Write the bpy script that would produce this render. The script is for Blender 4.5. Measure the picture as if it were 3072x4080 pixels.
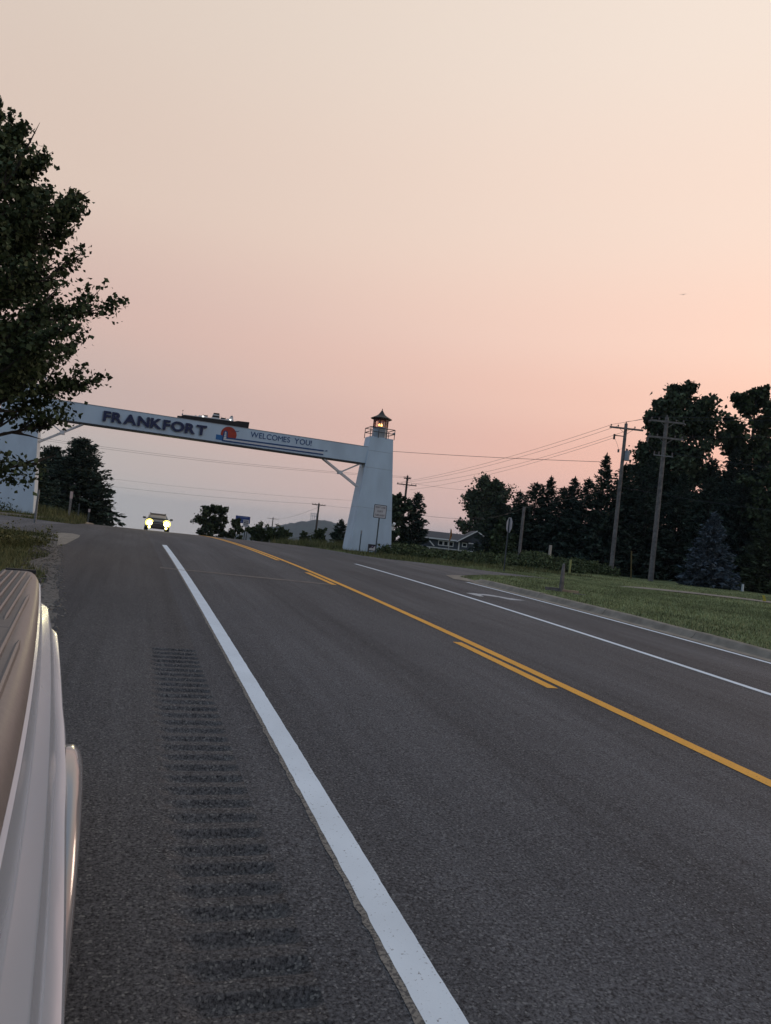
import bpy, bmesh, math, random
import numpy as np
from mathutils import Vector, Matrix

for _o in list(bpy.data.objects): bpy.data.objects.remove(_o)
S = bpy.context.scene
C = S.collection
rng = np.random.default_rng(7)
random.seed(7)

HAZE = 0.00013
# ------------------------------------------------------------------ camera
YAW, PITCH, ROLL, EYE = 18.893, 1.7152, 6.4084, 1.70
_y, _p, _r = map(math.radians, (YAW, PITCH, ROLL))
FW = Vector((math.sin(_y)*math.cos(_p), math.cos(_y)*math.cos(_p), math.sin(_p)))
RT = Vector((math.cos(_y), -math.sin(_y), 0)); UP = RT.cross(FW)
RR = RT*math.cos(_r)+UP*math.sin(_r); UU = -RT*math.sin(_r)+UP*math.cos(_r)
cd = bpy.data.cameras.new('camera'); cam = bpy.data.objects.new('camera', cd); C.objects.link(cam)
cam.matrix_world = Matrix(((RR.x, UU.x, -FW.x, 0), (RR.y, UU.y, -FW.y, 0), (RR.z, UU.z, -FW.z, EYE), (0, 0, 0, 1)))
cd.sensor_fit = 'VERTICAL'; cd.sensor_height = 36; cd.lens = 36*2950/4080
cd.clip_start = 0.03; cd.clip_end = 12000
S.camera = cam
S.render.resolution_x = 771; S.render.resolution_y = 1024
S.view_settings.view_transform = 'Standard'; S.view_settings.look = 'None'
S.view_settings.exposure = 0.0; S.view_settings.gamma = 1.0

# ------------------------------------------------------------------ sky (hazy summer dusk)
def lin(r, g, b, s=1.0):
    f = lambda c: (c/12.92 if c <= .04045 else ((c+.055)/1.055)**2.4)
    return (f(r/255)*s, f(g/255)*s, f(b/255)*s, 1.0)
SUN_AZ, SUN_EL = math.radians(56), math.radians(5.0)
W = bpy.data.worlds.new('World'); S.world = W; W.use_nodes = True
nt = W.node_tree; nt.nodes.clear(); N = nt.nodes.new; L = nt.links.new
def mth(op, a, b=None):
    n = N('ShaderNodeMath'); n.operation = op
    for i, v in enumerate((a, b)):
        if v is None: continue
        if isinstance(v, (int, float)): n.inputs[i].default_value = v
        else: L(v, n.inputs[i])
    return n.outputs[0]
tc = N('ShaderNodeTexCoord'); nz = N('ShaderNodeVectorMath'); nz.operation = 'NORMALIZE'
L(tc.outputs['Generated'], nz.inputs[0])
sx = N('ShaderNodeSeparateXYZ'); L(nz.outputs[0], sx.inputs[0])
hl = mth('SQRT', mth('ADD', mth('MULTIPLY', sx.outputs[0], sx.outputs[0]), mth('MULTIPLY', sx.outputs[1], sx.outputs[1])))
dt = mth('ADD', mth('MULTIPLY', sx.outputs[0], math.sin(SUN_AZ)), mth('MULTIPLY', sx.outputs[1], math.cos(SUN_AZ)))
ca = mth('DIVIDE', dt, mth('MAXIMUM', hl, 1e-4))
ang = mth('DIVIDE', mth('ARCCOSINE', mth('MINIMUM', mth('MAXIMUM', ca, -1.0), 1.0)), math.pi)
elev = mth('MAXIMUM', sx.outputs[2], 0.0)
def ramp(stops):
    r = N('ShaderNodeValToRGB'); r.color_ramp.interpolation = 'EASE'
    e = r.color_ramp.elements
    while len(e) < len(stops): e.new(0.5)
    for el, (p, c) in zip(e, stops): el.position = p; el.color = lin(*c)
    L(elev, r.inputs[0]); return r.outputs[0]
ZEN = (160, 186, 214)
rA = ramp([(0, (196,168,166)), (.05, (228,181,173)), (.13, (243,190,175)), (.2, (249,203,186)), (.28, (254,216,199)), (.42, (251,225,209)), (.6, (248,231,217)), (.8, (208,217,225)), (1, ZEN)])
rB = ramp([(0, (180,182,182)), (.06, (182,179,177)), (.13, (193,176,172)), (.24, (209,182,174)), (.38, (219,198,185)), (.58, (221,205,192)), (.8, (186,198,211)), (1, ZEN)])
rC = ramp([(0, (92,116,146)), (.15, (100,126,160)), (.4, (118,146,182)), (.7, (140,168,202)), (1, ZEN)])
def mrange(v, a, b):
    m = N('ShaderNodeMapRange'); m.interpolation_type = 'SMOOTHSTEP'; L(v, m.inputs[0])
    m.inputs[1].default_value = a; m.inputs[2].default_value = b; return m.outputs[0]
def mixc(f, a, b):
    m = N('ShaderNodeMix'); m.data_type = 'RGBA'; L(f, m.inputs[0]); L(a, m.inputs[6]); L(b, m.inputs[7]); return m.outputs[2]
skyc = mixc(mrange(ang, .34, .95), mixc(mrange(ang, .42, .0), rB, rA), rC)
bg1 = N('ShaderNodeBackground'); L(skyc, bg1.inputs[0]); bg1.inputs[1].default_value = 0.99
nis = N('ShaderNodeTexSky'); nis.sky_type = 'NISHITA'; nis.sun_disc = False
nis.sun_elevation = SUN_EL; nis.sun_rotation = SUN_AZ; nis.dust_density = 6.0; nis.air_density = 1.5
bg2 = N('ShaderNodeBackground'); L(nis.outputs[0], bg2.inputs[0]); bg2.inputs[1].default_value = 0.006
ad = N('ShaderNodeAddShader'); L(bg1.outputs[0], ad.inputs[0]); L(bg2.outputs[0], ad.inputs[1])
wo = N('ShaderNodeOutputWorld'); L(ad.outputs[0], wo.inputs[0])

sl = bpy.data.lights.new('sun', 'SUN'); sl.energy = 0.5; sl.angle = math.radians(14); sl.color = (1.0, .74, .58)
so = bpy.data.objects.new('sun', sl); C.objects.link(so)
sd = Vector((math.sin(SUN_AZ)*math.cos(SUN_EL), math.cos(SUN_AZ)*math.cos(SUN_EL), math.sin(SUN_EL)))
so.rotation_euler = (-sd).to_track_quat('-Z', 'Y').to_euler(); so.location = (60, 40, 40)

# ------------------------------------------------------------------ helpers
def tag(o, label=None, cat=None, group=None, kind=None):
    if label: o['label'] = label
    if cat: o['category'] = cat
    if group: o['group'] = group
    if kind: o['kind'] = kind
    return o
def empty(name, loc=(0, 0, 0), rz=0.0, label=None, cat=None, group=None):
    o = bpy.data.objects.new(name, None); C.objects.link(o); o.location = loc; o.rotation_euler = (0, 0, rz)
    o.empty_display_size = .2
    return tag(o, label, cat, group)
class MB:
    def __init__(s): s.v = []; s.f = []; s.sm = False
    def quad(s, a, b, c, d): n = len(s.v); s.v += [a, b, c, d]; s.f.append((n, n+1, n+2, n+3)); return s
    def box(s, x0, x1, y0, y1, z0, z1):
        n = len(s.v)
        s.v += [(x, y, z) for z in (z0, z1) for y in (y0, y1) for x in (x0, x1)]
        s.f += [tuple(n+i for i in q) for q in ((0,2,3,1),(4,5,7,6),(0,1,5,4),(2,6,7,3),(0,4,6,2),(1,3,7,5))]
        return s
    def frustum(s, c0, c1, r0, r1, k=8, cap=True, ph=0.0):
        c0, c1 = Vector(c0), Vector(c1); d = (c1-c0)
        if d.length < 1e-6: return s
        d.normalize(); a = d.orthogonal().normalized(); b = d.cross(a); n = len(s.v)
        if abs(d.z) > .999: a = Vector((1,0,0)); b = Vector((0,1,0))*(1 if d.z > 0 else -1)
        for c, r in ((c0, r0), (c1, r1)):
            for i in range(k):
                t = 2*math.pi*i/k+ph; s.v.append(tuple(c+a*(r*math.cos(t))+b*(r*math.sin(t))))
        for i in range(k): j = (i+1) % k; s.f.append((n+i, n+j, n+k+j, n+k+i))
        if cap: s.f.append(tuple(n+i for i in reversed(range(k)))); s.f.append(tuple(n+k+i for i in range(k)))
        return s
    def tube(s, pts, r, k=6):
        for i in range(len(pts)-1):
            ra = r[i] if hasattr(r, '__len__') else r; rb = r[i+1] if hasattr(r, '__len__') else r
            s.frustum(pts[i], pts[i+1], ra, rb, k, cap=(i in (0, len(pts)-2)))
        return s
    def loft(s, secs, closed=False, caps=False):
        n = len(s.v); m = len(secs[0])
        for q in secs: s.v += [tuple(p) for p in q]
        for i in range(len(secs)-1):
            for j in range(m if closed else m-1):
                k = (j+1) % m; s.f.append((n+i*m+j, n+i*m+k, n+(i+1)*m+k, n+(i+1)*m+j))
        if caps: s.f.append(tuple(n+j for j in reversed(range(m)))); s.f.append(tuple(n+(len(secs)-1)*m+j for j in range(m)))
        return s
    def prism(s, poly, y0, y1):      # polygon in (x,z) extruded along y
        n = len(s.v); m = len(poly)
        s.v += [(x, y0, z) for x, z in poly]+[(x, y1, z) for x, z in poly]
        s.f.append(tuple(range(n, n+m))); s.f.append(tuple(reversed(range(n+m, n+2*m))))
        for i in range(m): j = (i+1) % m; s.f.append((n+j, n+i, n+m+i, n+m+j))
        return s
    def build(s, name, mat, parent=None, bevel=0.0, smooth=False, loc=None):
        me = bpy.data.meshes.new(name); me.from_pydata([tuple(v) for v in s.v], [], s.f); me.validate(); 
        bm = bmesh.new(); bm.from_mesh(me); bmesh.ops.remove_doubles(bm, verts=bm.verts, dist=1e-5); bmesh.ops.recalc_face_normals(bm, faces=bm.faces)
        if bevel: bmesh.ops.bevel(bm, geom=[e for e in bm.edges if e.is_manifold and e.calc_face_angle(0) > .5], offset=bevel, segments=2, affect='EDGES', profile=.6)
        bm.to_mesh(me); bm.free()
        if smooth:
            for p in me.polygons: p.use_smooth = True
            try: me.set_sharp_from_angle(angle=math.radians(35))
            except Exception: pass
        me.materials.append(mat)
        o = bpy.data.objects.new(name, me); C.objects.link(o)
        if parent: o.parent = parent
        if loc: o.location = loc
        return o
def copy_tree(o, parent=None):
    c = o.copy(); C.objects.link(c); c.parent = parent
    for ch in o.children: copy_tree(ch, c)
    return c
def np_mesh(name, V, F, mat, parent=None, smooth=False):       # V (n,3), F (m,k) numpy, all faces same size
    me = bpy.data.meshes.new(name); k = F.shape[1]
    me.vertices.add(len(V)); me.vertices.foreach_set('co', V.astype(np.float32).ravel())
    me.loops.add(F.size); me.loops.foreach_set('vertex_index', F.astype(np.int32).ravel())
    me.polygons.add(len(F)); me.polygons.foreach_set('loop_start', np.arange(0, F.size, k, dtype=np.int32))
    me.polygons.foreach_set('loop_total', np.full(len(F), k, dtype=np.int32))
    if smooth: me.polygons.foreach_set('use_smooth', np.ones(len(F), dtype=bool))
    me.update(calc_edges=True); me.materials.append(mat)
    o = bpy.data.objects.new(name, me); C.objects.link(o)
    if parent: o.parent = parent
    return o
def sstep(a, b, x): t = np.clip((np.asarray(x, float)-a)/(b-a), 0, 1); return t*t*(3-2*t)

# ------------------------------------------------------------------ materials
MATS = {}
def pmat(name, col, rough=.7, metal=0.0, var=.0, scale=4.0, bump=0.0, bscale=None, col2=None, spec=None, emit=None, estr=0.0, coat=0.0, coord='Object', detail=6, island=0.0, trans=0.0, stretch=None):
    if name in MATS: return MATS[name]
    m = bpy.data.materials.new(name); m.use_nodes = True; t = m.node_tree; b = t.nodes['Principled BSDF']
    c = tuple(col)+(1,) if len(col) == 3 else tuple(col)
    b.inputs['Base Color'].default_value = c; b.inputs['Roughness'].default_value = rough; b.inputs['Metallic'].default_value = metal
    if spec is not None: b.inputs['Specular IOR Level'].default_value = spec
    if coat: b.inputs['Coat Weight'].default_value = coat; b.inputs['Coat Roughness'].default_value = .06
    if emit: b.inputs['Emission Color'].default_value = tuple(emit)+(1,); b.inputs['Emission Strength'].default_value = estr
    if trans: b.inputs['Transmission Weight'].default_value = trans
    out = None
    if var or col2 or bump:
        tc = t.nodes.new('ShaderNodeTexCoord'); no = t.nodes.new('ShaderNodeTexNoise'); no.inputs['Scale'].default_value = scale; no.inputs['Detail'].default_value = detail
        if stretch:
            mp = t.nodes.new('ShaderNodeMapping'); mp.inputs['Scale'].default_value = stretch; t.links.new(tc.outputs[coord], mp.inputs[0]); t.links.new(mp.outputs[0], no.inputs['Vector'])
        else: t.links.new(tc.outputs[coord], no.inputs['Vector'])
        if var or col2:
            r = t.nodes.new('ShaderNodeValToRGB'); e = r.color_ramp.elements
            e[0].position = .32; e[1].position = .68
            e[0].color = tuple(x*(1-var) for x in c[:3])+(1,)
            e[1].color = (tuple(col2)+(1,)) if col2 else tuple(min(1, x*(1+var)) for x in c[:3])+(1,)
            t.links.new(no.outputs['Fac'], r.inputs[0]); out = r.outputs[0]
        if bump:
            n2 = no
            if bscale: n2 = t.nodes.new('ShaderNodeTexNoise'); n2.inputs['Scale'].default_value = bscale; n2.inputs['Detail'].default_value = 4; t.links.new(tc.outputs[coord], n2.inputs['Vector'])
            bp = t.nodes.new('ShaderNodeBump'); bp.inputs['Strength'].default_value = bump; bp.inputs['Distance'].default_value = .02
            t.links.new(n2.outputs['Fac'], bp.inputs['Height']); t.links.new(bp.outputs[0], b.inputs['Normal'])
    if island:
        ge = t.nodes.new('ShaderNodeNewGeometry'); mr = t.nodes.new('ShaderNodeMapRange'); t.links.new(ge.outputs['Random Per Island'], mr.inputs[0])
        mr.inputs[3].default_value = 1-island; mr.inputs[4].default_value = 1+island
        mx = t.nodes.new('ShaderNodeVectorMath'); mx.operation = 'SCALE'
        if out: t.links.new(out, mx.inputs[0])
        else: mx.inputs[0].default_value = c[:3]
        t.links.new(mr.outputs[0], mx.inputs['Scale']); out = mx.outputs[0]
    if out: t.links.new(out, b.inputs['Base Color'])
    MATS[name] = m; return m

def asphalt(name, base, fleck, patch):
    m = bpy.data.materials.new(name); m.use_nodes = True; t = m.node_tree; b = t.nodes['Principled BSDF']; n = t.nodes.new; l = t.links.new
    tc = n('ShaderNodeTexCoord')
    big = n('ShaderNodeTexNoise'); big.inputs['Scale'].default_value = .55; big.inputs['Detail'].default_value = 5
    mp = n('ShaderNodeMapping'); mp.inputs['Scale'].default_value = (1.6, .35, 1); l(tc.outputs['Object'], mp.inputs[0]); l(mp.outputs[0], big.inputs['Vector'])
    fine = n('ShaderNodeTexNoise'); fine.inputs['Scale'].default_value = 72; fine.inputs['Detail'].default_value = 4; fine.inputs['Roughness'].default_value = .75; l(tc.outputs['Object'], fine.inputs['Vector'])
    vor = n('ShaderNodeTexVoronoi'); vor.inputs['Scale'].default_value = 110; l(tc.outputs['Object'], vor.inputs['Vector'])
    r1 = n('ShaderNodeValToRGB'); r1.color_ramp.elements[0].position = .3; r1.color_ramp.elements[1].position = .72
    r1.color_ramp.elements[0].color = base+(1,); r1.color_ramp.elements[1].color = patch+(1,); l(big.outputs['Fac'], r1.inputs[0])
    r2 = n('ShaderNodeValToRGB'); r2.color_ramp.elements[0].position = .36; r2.color_ramp.elements[1].position = .66
    r2.color_ramp.elements[0].color = (.16, .16, .18, 1); r2.color_ramp.elements[1].color = (1.85, 1.83, 1.8, 1); l(fine.outputs['Fac'], r2.inputs[0])
    mu = n('ShaderNodeMix'); mu.data_type = 'RGBA'; mu.blend_type = 'MULTIPLY'; mu.inputs[0].default_value = 1; l(r1.outputs[0], mu.inputs[6]); l(r2.outputs[0], mu.inputs[7])
    # tyre-polished wheel tracks and long faint streaks
    sxy = n('ShaderNodeSeparateXYZ'); l(tc.outputs['Object'], sxy.inputs[0])
    wv = n('ShaderNodeMath'); wv.operation = 'MULTIPLY_ADD'; l(sxy.outputs[0], wv.inputs[0]); wv.inputs[1].default_value = 2*math.pi/1.8; wv.inputs[2].default_value = -2*math.pi*2.1/1.8
    cs_ = n('ShaderNodeMath'); cs_.operation = 'COSINE'; l(wv.outputs[0], cs_.inputs[0])
    stk = n('ShaderNodeTexNoise'); stk.inputs['Scale'].default_value = 1.0; stk.inputs['Detail'].default_value = 6; mp2 = n('ShaderNodeMapping'); mp2.inputs['Scale'].default_value = (7, .16, 1); l(tc.outputs['Object'], mp2.inputs[0]); l(mp2.outputs[0], stk.inputs['Vector'])
    ws = n('ShaderNodeMath'); ws.operation = 'MULTIPLY'; l(cs_.outputs[0], ws.inputs[0]); ws.inputs[1].default_value = .09
    ws2 = n('ShaderNodeMath'); ws2.operation = 'MULTIPLY_ADD'; l(stk.outputs['Fac'], ws2.inputs[0]); ws2.inputs[1].default_value = .75; ws2.inputs[2].default_value = .62
    ws3 = n('ShaderNodeMath'); ws3.operation = 'ADD'; l(ws.outputs[0], ws3.inputs[0]); l(ws2.outputs[0], ws3.inputs[1])
    mu2 = n('ShaderNodeVectorMath'); mu2.operation = 'SCALE'; l(mu.outputs[2], mu2.inputs[0]); l(ws3.outputs[0], mu2.inputs['Scale'])
    sp = n('ShaderNodeSeparateColor'); l(vor.outputs['Color'], sp.inputs[0])
    th = n('ShaderNodeMapRange'); th.inputs[1].default_value = .88; th.inputs[2].default_value = 1.0; l(sp.outputs[0], th.inputs[0])
    fm = n('ShaderNodeMix'); fm.data_type = 'RGBA'; l(th.outputs[0], fm.inputs[0]); l(mu2.outputs[0], fm.inputs[6]); fm.inputs[7].default_value = fleck+(1,)
    l(fm.outputs[2], b.inputs['Base Color'])
    b.inputs['Roughness'].default_value = .88; b.inputs['Specular IOR Level'].default_value = .22
    bp = n('ShaderNodeBump'); bp.inputs['Strength'].default_value = .55; bp.inputs['Distance'].default_value = .006; l(fine.outputs['Fac'], bp.inputs['Height']); l(bp.outputs[0], b.inputs['Normal'])
    return m
def paint(name, col, worn, wear=.62):
    m = bpy.data.materials.new(name); m.use_nodes = True; t = m.node_tree; b = t.nodes['Principled BSDF']; n = t.nodes.new; l = t.links.new
    tc = n('ShaderNodeTexCoord'); a = n('ShaderNodeTexNoise'); a.inputs['Scale'].default_value = 70; a.inputs['Detail'].default_value = 5; l(tc.outputs['Object'], a.inputs['Vector'])
    a2 = n('ShaderNodeTexNoise'); a2.inputs['Scale'].default_value = 3.0; l(tc.outputs['Object'], a2.inputs['Vector'])
    r = n('ShaderNodeMapRange'); r.inputs[1].default_value = wear; r.inputs[2].default_value = wear+.1; l(a.outputs['Fac'], r.inputs[0])
    r2 = n('ShaderNodeValToRGB'); r2.color_ramp.elements[0].position = .3; r2.color_ramp.elements[1].position = .7
    r2.color_ramp.elements[0].color = tuple(x*.9 for x in col)+(1,); r2.color_ramp.elements[1].color = tuple(col)+(1,); l(a2.outputs['Fac'], r2.inputs[0])
    mx = n('ShaderNodeMix'); mx.data_type = 'RGBA'; l(r.outputs[0], mx.inputs[0]); l(r2.outputs[0], mx.inputs[6]); mx.inputs[7].default_value = worn+(1,)
    l(mx.outputs[2], b.inputs['Base Color']); b.inputs['Roughness'].default_value = .75; b.inputs['Specular IOR Level'].default_value = .3
    bp = n('ShaderNodeBump'); bp.inputs['Strength'].default_value = .3; bp.inputs['Distance'].default_value = .004; l(a.outputs['Fac'], bp.inputs['Height']); l(bp.outputs[0], b.inputs['Normal'])
    return m
M_ASPH = asphalt('asphalt', (.058, .060, .066), (.17, .17, .17), (.090, .091, .097))
M_SHLD = asphalt('shoulder asphalt', (.051, .051, .054), (.18, .175, .165), (.083, .081, .082))
M_SIDE = asphalt('side road asphalt', (.085, .083, .088), (.2, .2, .2), (.12, .118, .12))
M_WHITE = paint('white road paint', (.68, .745, .80), (.22, .22, .22), .635)
M_YEL = paint('yellow road paint', (.78, .37, .045), (.2, .13, .06), .60)
M_OLD = paint('old worn paint', (.21, .195, .17), (.075, .072, .07), .46)
M_SEAM = paint('pale seam', (.135, .122, .11), (.072, .069, .069), .5)
M_CONC = pmat('kerb concrete', (.21, .185, .15), .9, var=.25, scale=3.5, bump=.25, bscale=60)
M_ARROW = paint('worn arrow paint', (.45, .47, .49), (.12, .12, .12), .56)
M_GRAV = pmat('gravel', (.13, .118, .103), .95, var=.5, scale=22, bump=.8, bscale=45)
M_TOWER = pmat('tower pale paint', (.47, .575, .66), .62, var=.09, scale=1.1, bump=.12, bscale=9, stretch=(1.2, 1.2, .5), detail=9)
M_TRIMW = pmat('white trim', (.62, .62, .62), .6, var=.06, scale=6)
M_DARK = pmat('dark metal', (.028, .026, .027), .55, var=.2, scale=8)
M_STEEL = pmat('galvanised steel', (.20, .21, .215), .5, metal=.5, var=.2, scale=12)
M_GREY = pmat('grey paint', (.34, .36, .38), .6, var=.12, scale=7)
M_NAVY = pmat('navy letter paint', (.009, .017, .070), .5, var=.1, scale=6)
M_RED = pmat('emblem red', (.36, .035, .015), .6, var=.12, scale=6)
M_BLUE = pmat('emblem blue', (.018, .13, .34), .6, var=.1, scale=6)
M_DBLUE = pmat('stripe blue', (.010, .055, .18), .6, var=.1, scale=6)
M_WOOD = pmat('weathered pole wood', (.155, .14, .13), .9, var=.35, scale=5, bump=.4, bscale=30)
M_WOODD = pmat('dark pole wood', (.055, .046, .042), .9, var=.35, scale=5)
M_LUMBER = pmat('bare lumber', (.36, .25, .16), .85, var=.2, scale=8)
M_YELP = pmat('yellow marker plastic', (.42, .36, .04), .6, var=.12, scale=8)
M_WHITEP = pmat('white plastic', (.62, .64, .62), .5, var=.08, scale=8)
M_WIRE = pmat('wire', (.035, .035, .038), .6)
M_CER = pmat('insulator', (.10, .085, .08), .3)
M_ROOFT = pmat('lantern roof', (.022, .014, .012), .6, var=.25, scale=12)
M_LRED = pmat('lantern red frame', (.10, .014, .010), .55, var=.2, scale=10)
M_GLASS = pmat('dark window glass', (.015, .018, .02), .08, spec=.6)
M_TRUNK = pmat('bark', (.045, .037, .031), .95, var=.35, scale=7, bump=.5, bscale=20)

# ------------------------------------------------------------------ terrain profile
G0, K0 = .035, .0011879
def zr(y):
    y = np.asarray(y, float)
    mid = G0*y-K0*y*y/2
    z60 = G0*60-K0*1800; s60 = G0-K0*60
    far = z60+s60*(np.minimum(y, 400)-60)-.034*np.maximum(y-400, 0)
    return np.where(y < 0, G0*y, np.where(y < 60, mid, far))
def zf(y):
    y = np.asarray(y, float)
    return np.where(y < 29.46, zr(y), np.maximum(np.where(y < 50, .5156, .5156-.045*(y-50)), np.where(y < 60, -9, zr(y))))
XL_Y = [-60, 8, 10, 14, 18.6, 22, 24.2, 25.4, 26.4]; XL_X = [-.75, -.68, -.73, -1.08, -1.46, -1.74, -1.95, -2.4, -3.4]
def xleft(y):                      # left pavement edge of the main road (side road mouth from 26 to 42)
    y = np.asarray(y, float)
    return np.where(y < 26.4, np.interp(y, XL_Y, XL_X), np.where(y < 40.5, -3.6, -2.55-1.0*np.clip((43-y)/2.5, 0, 1)**2))
SR = [((10.9, 23.6), (11.1, 36.6)), ((11.8, 25.0), (12.3, 34.6)), ((13.2, 26.6), (14.2, 33.9)), ((14.8, 27.4), (16.0, 32.2)), ((16.6, 27.5), (17.6, 30.9)), ((18.4, 27.9), (18.9, 29.9)), ((20.3, 28.5), (20.5, 29.0))]
def in_side(x, y):
    xs = np.array([(a[0]+b[0])/2 for a, b in SR]); lo = np.interp(x, xs, [a[1] for a, b in SR]); hi = np.interp(x, xs, [b[1] for a, b in SR])
    return (x > 10.5) & (x < 20.5) & (y > lo) & (y < hi)
def in_left_side(x, y): return (x < -1.5) & (y > 27.6-2.6*np.exp(np.minimum(x+2.4, 0)/1.1)) & (y < 41.2)
def base_z(x, y):
    x = np.asarray(x, float); y = np.asarray(y, float)
    t = np.clip(sstep(11, 18, x)+sstep(-2.2, -6, x), 0, 1)
    return zr(y)*(1-t)+zf(y)*t
def lawn_z(x, y):                  # top of soil on grass areas
    x = np.asarray(x, float); y = np.asarray(y, float)
    z = base_z(x, y)-.02
    ynear = np.interp(x, [10.9, 11.8, 13.2, 14.8, 16.6, 18.4, 20.3], [23.6, 25.0, 26.6, 27.4, 27.5, 27.9, 28.5])
    z = z+.11*sstep(11.0, 11.35, x)*(1-sstep(-1.6, -.1, y-ynear)*(x < 21))
    z = z+.12*sstep(-2.6, -4.5, x)*sstep(41.5, 44, y)
    z = z+.05*np.sin(x*.55+y*.21)*np.sin(y*.37-x*.13)*sstep(13, 18, x)*sstep(70, 40, y)
    return z
def ground_z(x, y):
    z = lawn_z(x, y)
    road = (x > xleft(y)+.12) & (x < 11.05)
    pave = road | in_side(x, y) | in_left_side(x, y)
    return np.where(pave, base_z(x, y)-.12, z)
def gz(x, y): return float(lawn_z(x, y))
def cam_uv(u, v): return (u*math.cos(_y)+v*math.sin(_y), -u*math.sin(_y)+v*math.cos(_y))
# ------------------------------------------------------------------ ground
def geom(a, b, n): return list(np.geomspace(a, b, n))
gx = sorted(set([round(v, 3) for v in np.arange(-14, 48, .4)]+[11.06, 11.34, -.8, -.6]+[-14-v for v in geom(.6, 3000, 34)]+[48+v for v in geom(.6, 3000, 34)]))
gy = sorted(set([round(v, 3) for v in np.arange(-6, 72, .4)]+[-6-v for v in geom(.6, 400, 18)]+[72+v for v in geom(.8, 3400, 44)]))
GX, GY = np.meshgrid(np.array(gx), np.array(gy)); GZ = ground_z(GX, GY)
far = sstep(300, 1500, np.hypot(GX, GY)); GZ = GZ-far*0
nx, ny = len(gx), len(gy); idx = np.arange(nx*ny).reshape(ny, nx)
gF = np.stack([idx[:-1, :-1], idx[:-1, 1:], idx[1:, 1:], idx[1:, :-1]], -1).reshape(-1, 4)
def ground_mat():
    m = bpy.data.materials.new('mown grass ground'); m.use_nodes = True; t = m.node_tree; b = t.nodes['Principled BSDF']; n = t.nodes.new; l = t.links.new
    tc = n('ShaderNodeTexCoord')
    def noise(s, d=5, r=.6):
        k = n('ShaderNodeTexNoise'); k.inputs['Scale'].default_value = s; k.inputs['Detail'].default_value = d; k.inputs['Roughness'].default_value = r; l(tc.outputs['Object'], k.inputs['Vector']); return k.outputs['Fac']
    r1 = n('ShaderNodeValToRGB'); e = r1.color_ramp.elements; e[0].position = .33; e[1].position = .68
    e[0].color = (.105, .13, .062, 1); e[1].color = (.235, .245, .125, 1); l(noise(.6, 6), r1.inputs[0])
    r2 = n('ShaderNodeValToRGB'); e = r2.color_ramp.elements; e[0].position = .3; e[1].position = .7
    e[0].color = (.45, .45, .45, 1); e[1].color = (1.5, 1.5, 1.4, 1); l(noise(14, 6, .8), r2.inputs[0])
    mu = n('ShaderNodeMix'); mu.data_type = 'RGBA'; mu.blend_type = 'MULTIPLY'; mu.inputs[0].default_value = 1; l(r1.outputs[0], mu.inputs[6]); l(r2.outputs[0], mu.inputs[7])
    l(mu.outputs[2], b.inputs['Base Color']); b.inputs['Roughness'].default_value = 1; b.inputs['Specular IOR Level'].default_value = .05
    bp = n('ShaderNodeBump'); bp.inputs['Strength'].default_value = .9; bp.inputs['Distance'].default_value = .05; l(noise(22, 5, .8), bp.inputs['Height']); l(bp.outputs[0], b.inputs['Normal'])
    return m
M_GROUND = ground_mat()
tag(np_mesh('ground', np.stack([GX, GY, GZ], -1).reshape(-1, 3), gF, M_GROUND, smooth=True), kind='structure')

# ------------------------------------------------------------------ road
def strip_mesh(name, rows, cols, mat, parent=None, zoff=0.0, zfun=None):
    """rows: y values; cols: list of functions/values giving x for each column"""
    V = []; 
    for y in rows:
        for c in cols:
            x = float(c(y)) if callable(c) else c
            V.append((x, y, (float(zfun(x, y)) if zfun else float(zr(y)))+zoff))
    n = len(cols); k = len(rows)
    id2 = np.arange(n*k).reshape(k, n)
    F = np.stack([id2[:-1, :-1], id2[:-1, 1:], id2[1:, 1:], id2[1:, :-1]], -1).reshape(-1, 4)
    return np_mesh(name, np.array(V), F, mat, parent, smooth=True)
rowsR = sorted(set(list(np.arange(-24, 72, .4))+list(72+np.array(geom(1, 330, 30)))))
road = tag(strip_mesh('road', rowsR, [.82, 1.15, 2, 3, 4, 5, 6.4, 7.8, 9.2, 10.46, lambda y: 10.46 if y < 23.4 else min(10.46+(y-23.4)*1.2, 11.3)], M_ASPH), kind='structure')
RX0, RX1, RY0, RY1 = .33, .82, -3.0, 8.16
ragged = {round(float(y), 3): rng.normal(0, .035) for y in rowsR}
def xl_rag(y): return float(xleft(y))+ragged.get(round(float(y), 3), 0)
sh_a = strip_mesh('shoulder', rowsR, [xl_rag, lambda y: xl_rag(y)+.05, lambda y: min(-.35, xl_rag(y)*.5), -.05, RX0], M_SHLD, road)
# broken pavement edge: drop of the outermost column
# rumble strip: ground-in grooves
pitch = .18
gy2 = np.arange(RY0, RY1+.001, .012); gx2 = np.array([RX0, RX0+.03, RX0+.06, RX0+.09, RX0+.12, .55, .65, RX1-.06, RX1-.03, RX1])
X2, Y2 = np.meshgrid(gx2, gy2); ph = np.mod(Y2-RY0, pitch)/pitch
groove_id = np.floor((Y2-RY0)/pitch).astype(int)
jit = rng.normal(0, 1, groove_id.max()+2)
prof = np.clip(1-((ph-.5)/.30)**2, 0, 1)**.6*.030*(1+.12*jit[groove_id])
edge = sstep(RX0+.0, RX0+.12, X2)*sstep(RX1-.0, RX1-.06, X2)
Z2 = zr(Y2)-prof*edge+rng.normal(0, .0006, X2.shape)*edge
id2 = np.arange(X2.size).reshape(X2.shape)
np_mesh('rumble_strip', np.stack([X2, Y2, Z2], -1).reshape(-1, 3), np.stack([id2[:-1, :-1], id2[:-1, 1:], id2[1:, 1:], id2[1:, :-1]], -1).reshape(-1, 4), M_SHLD, road, smooth=True)
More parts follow.
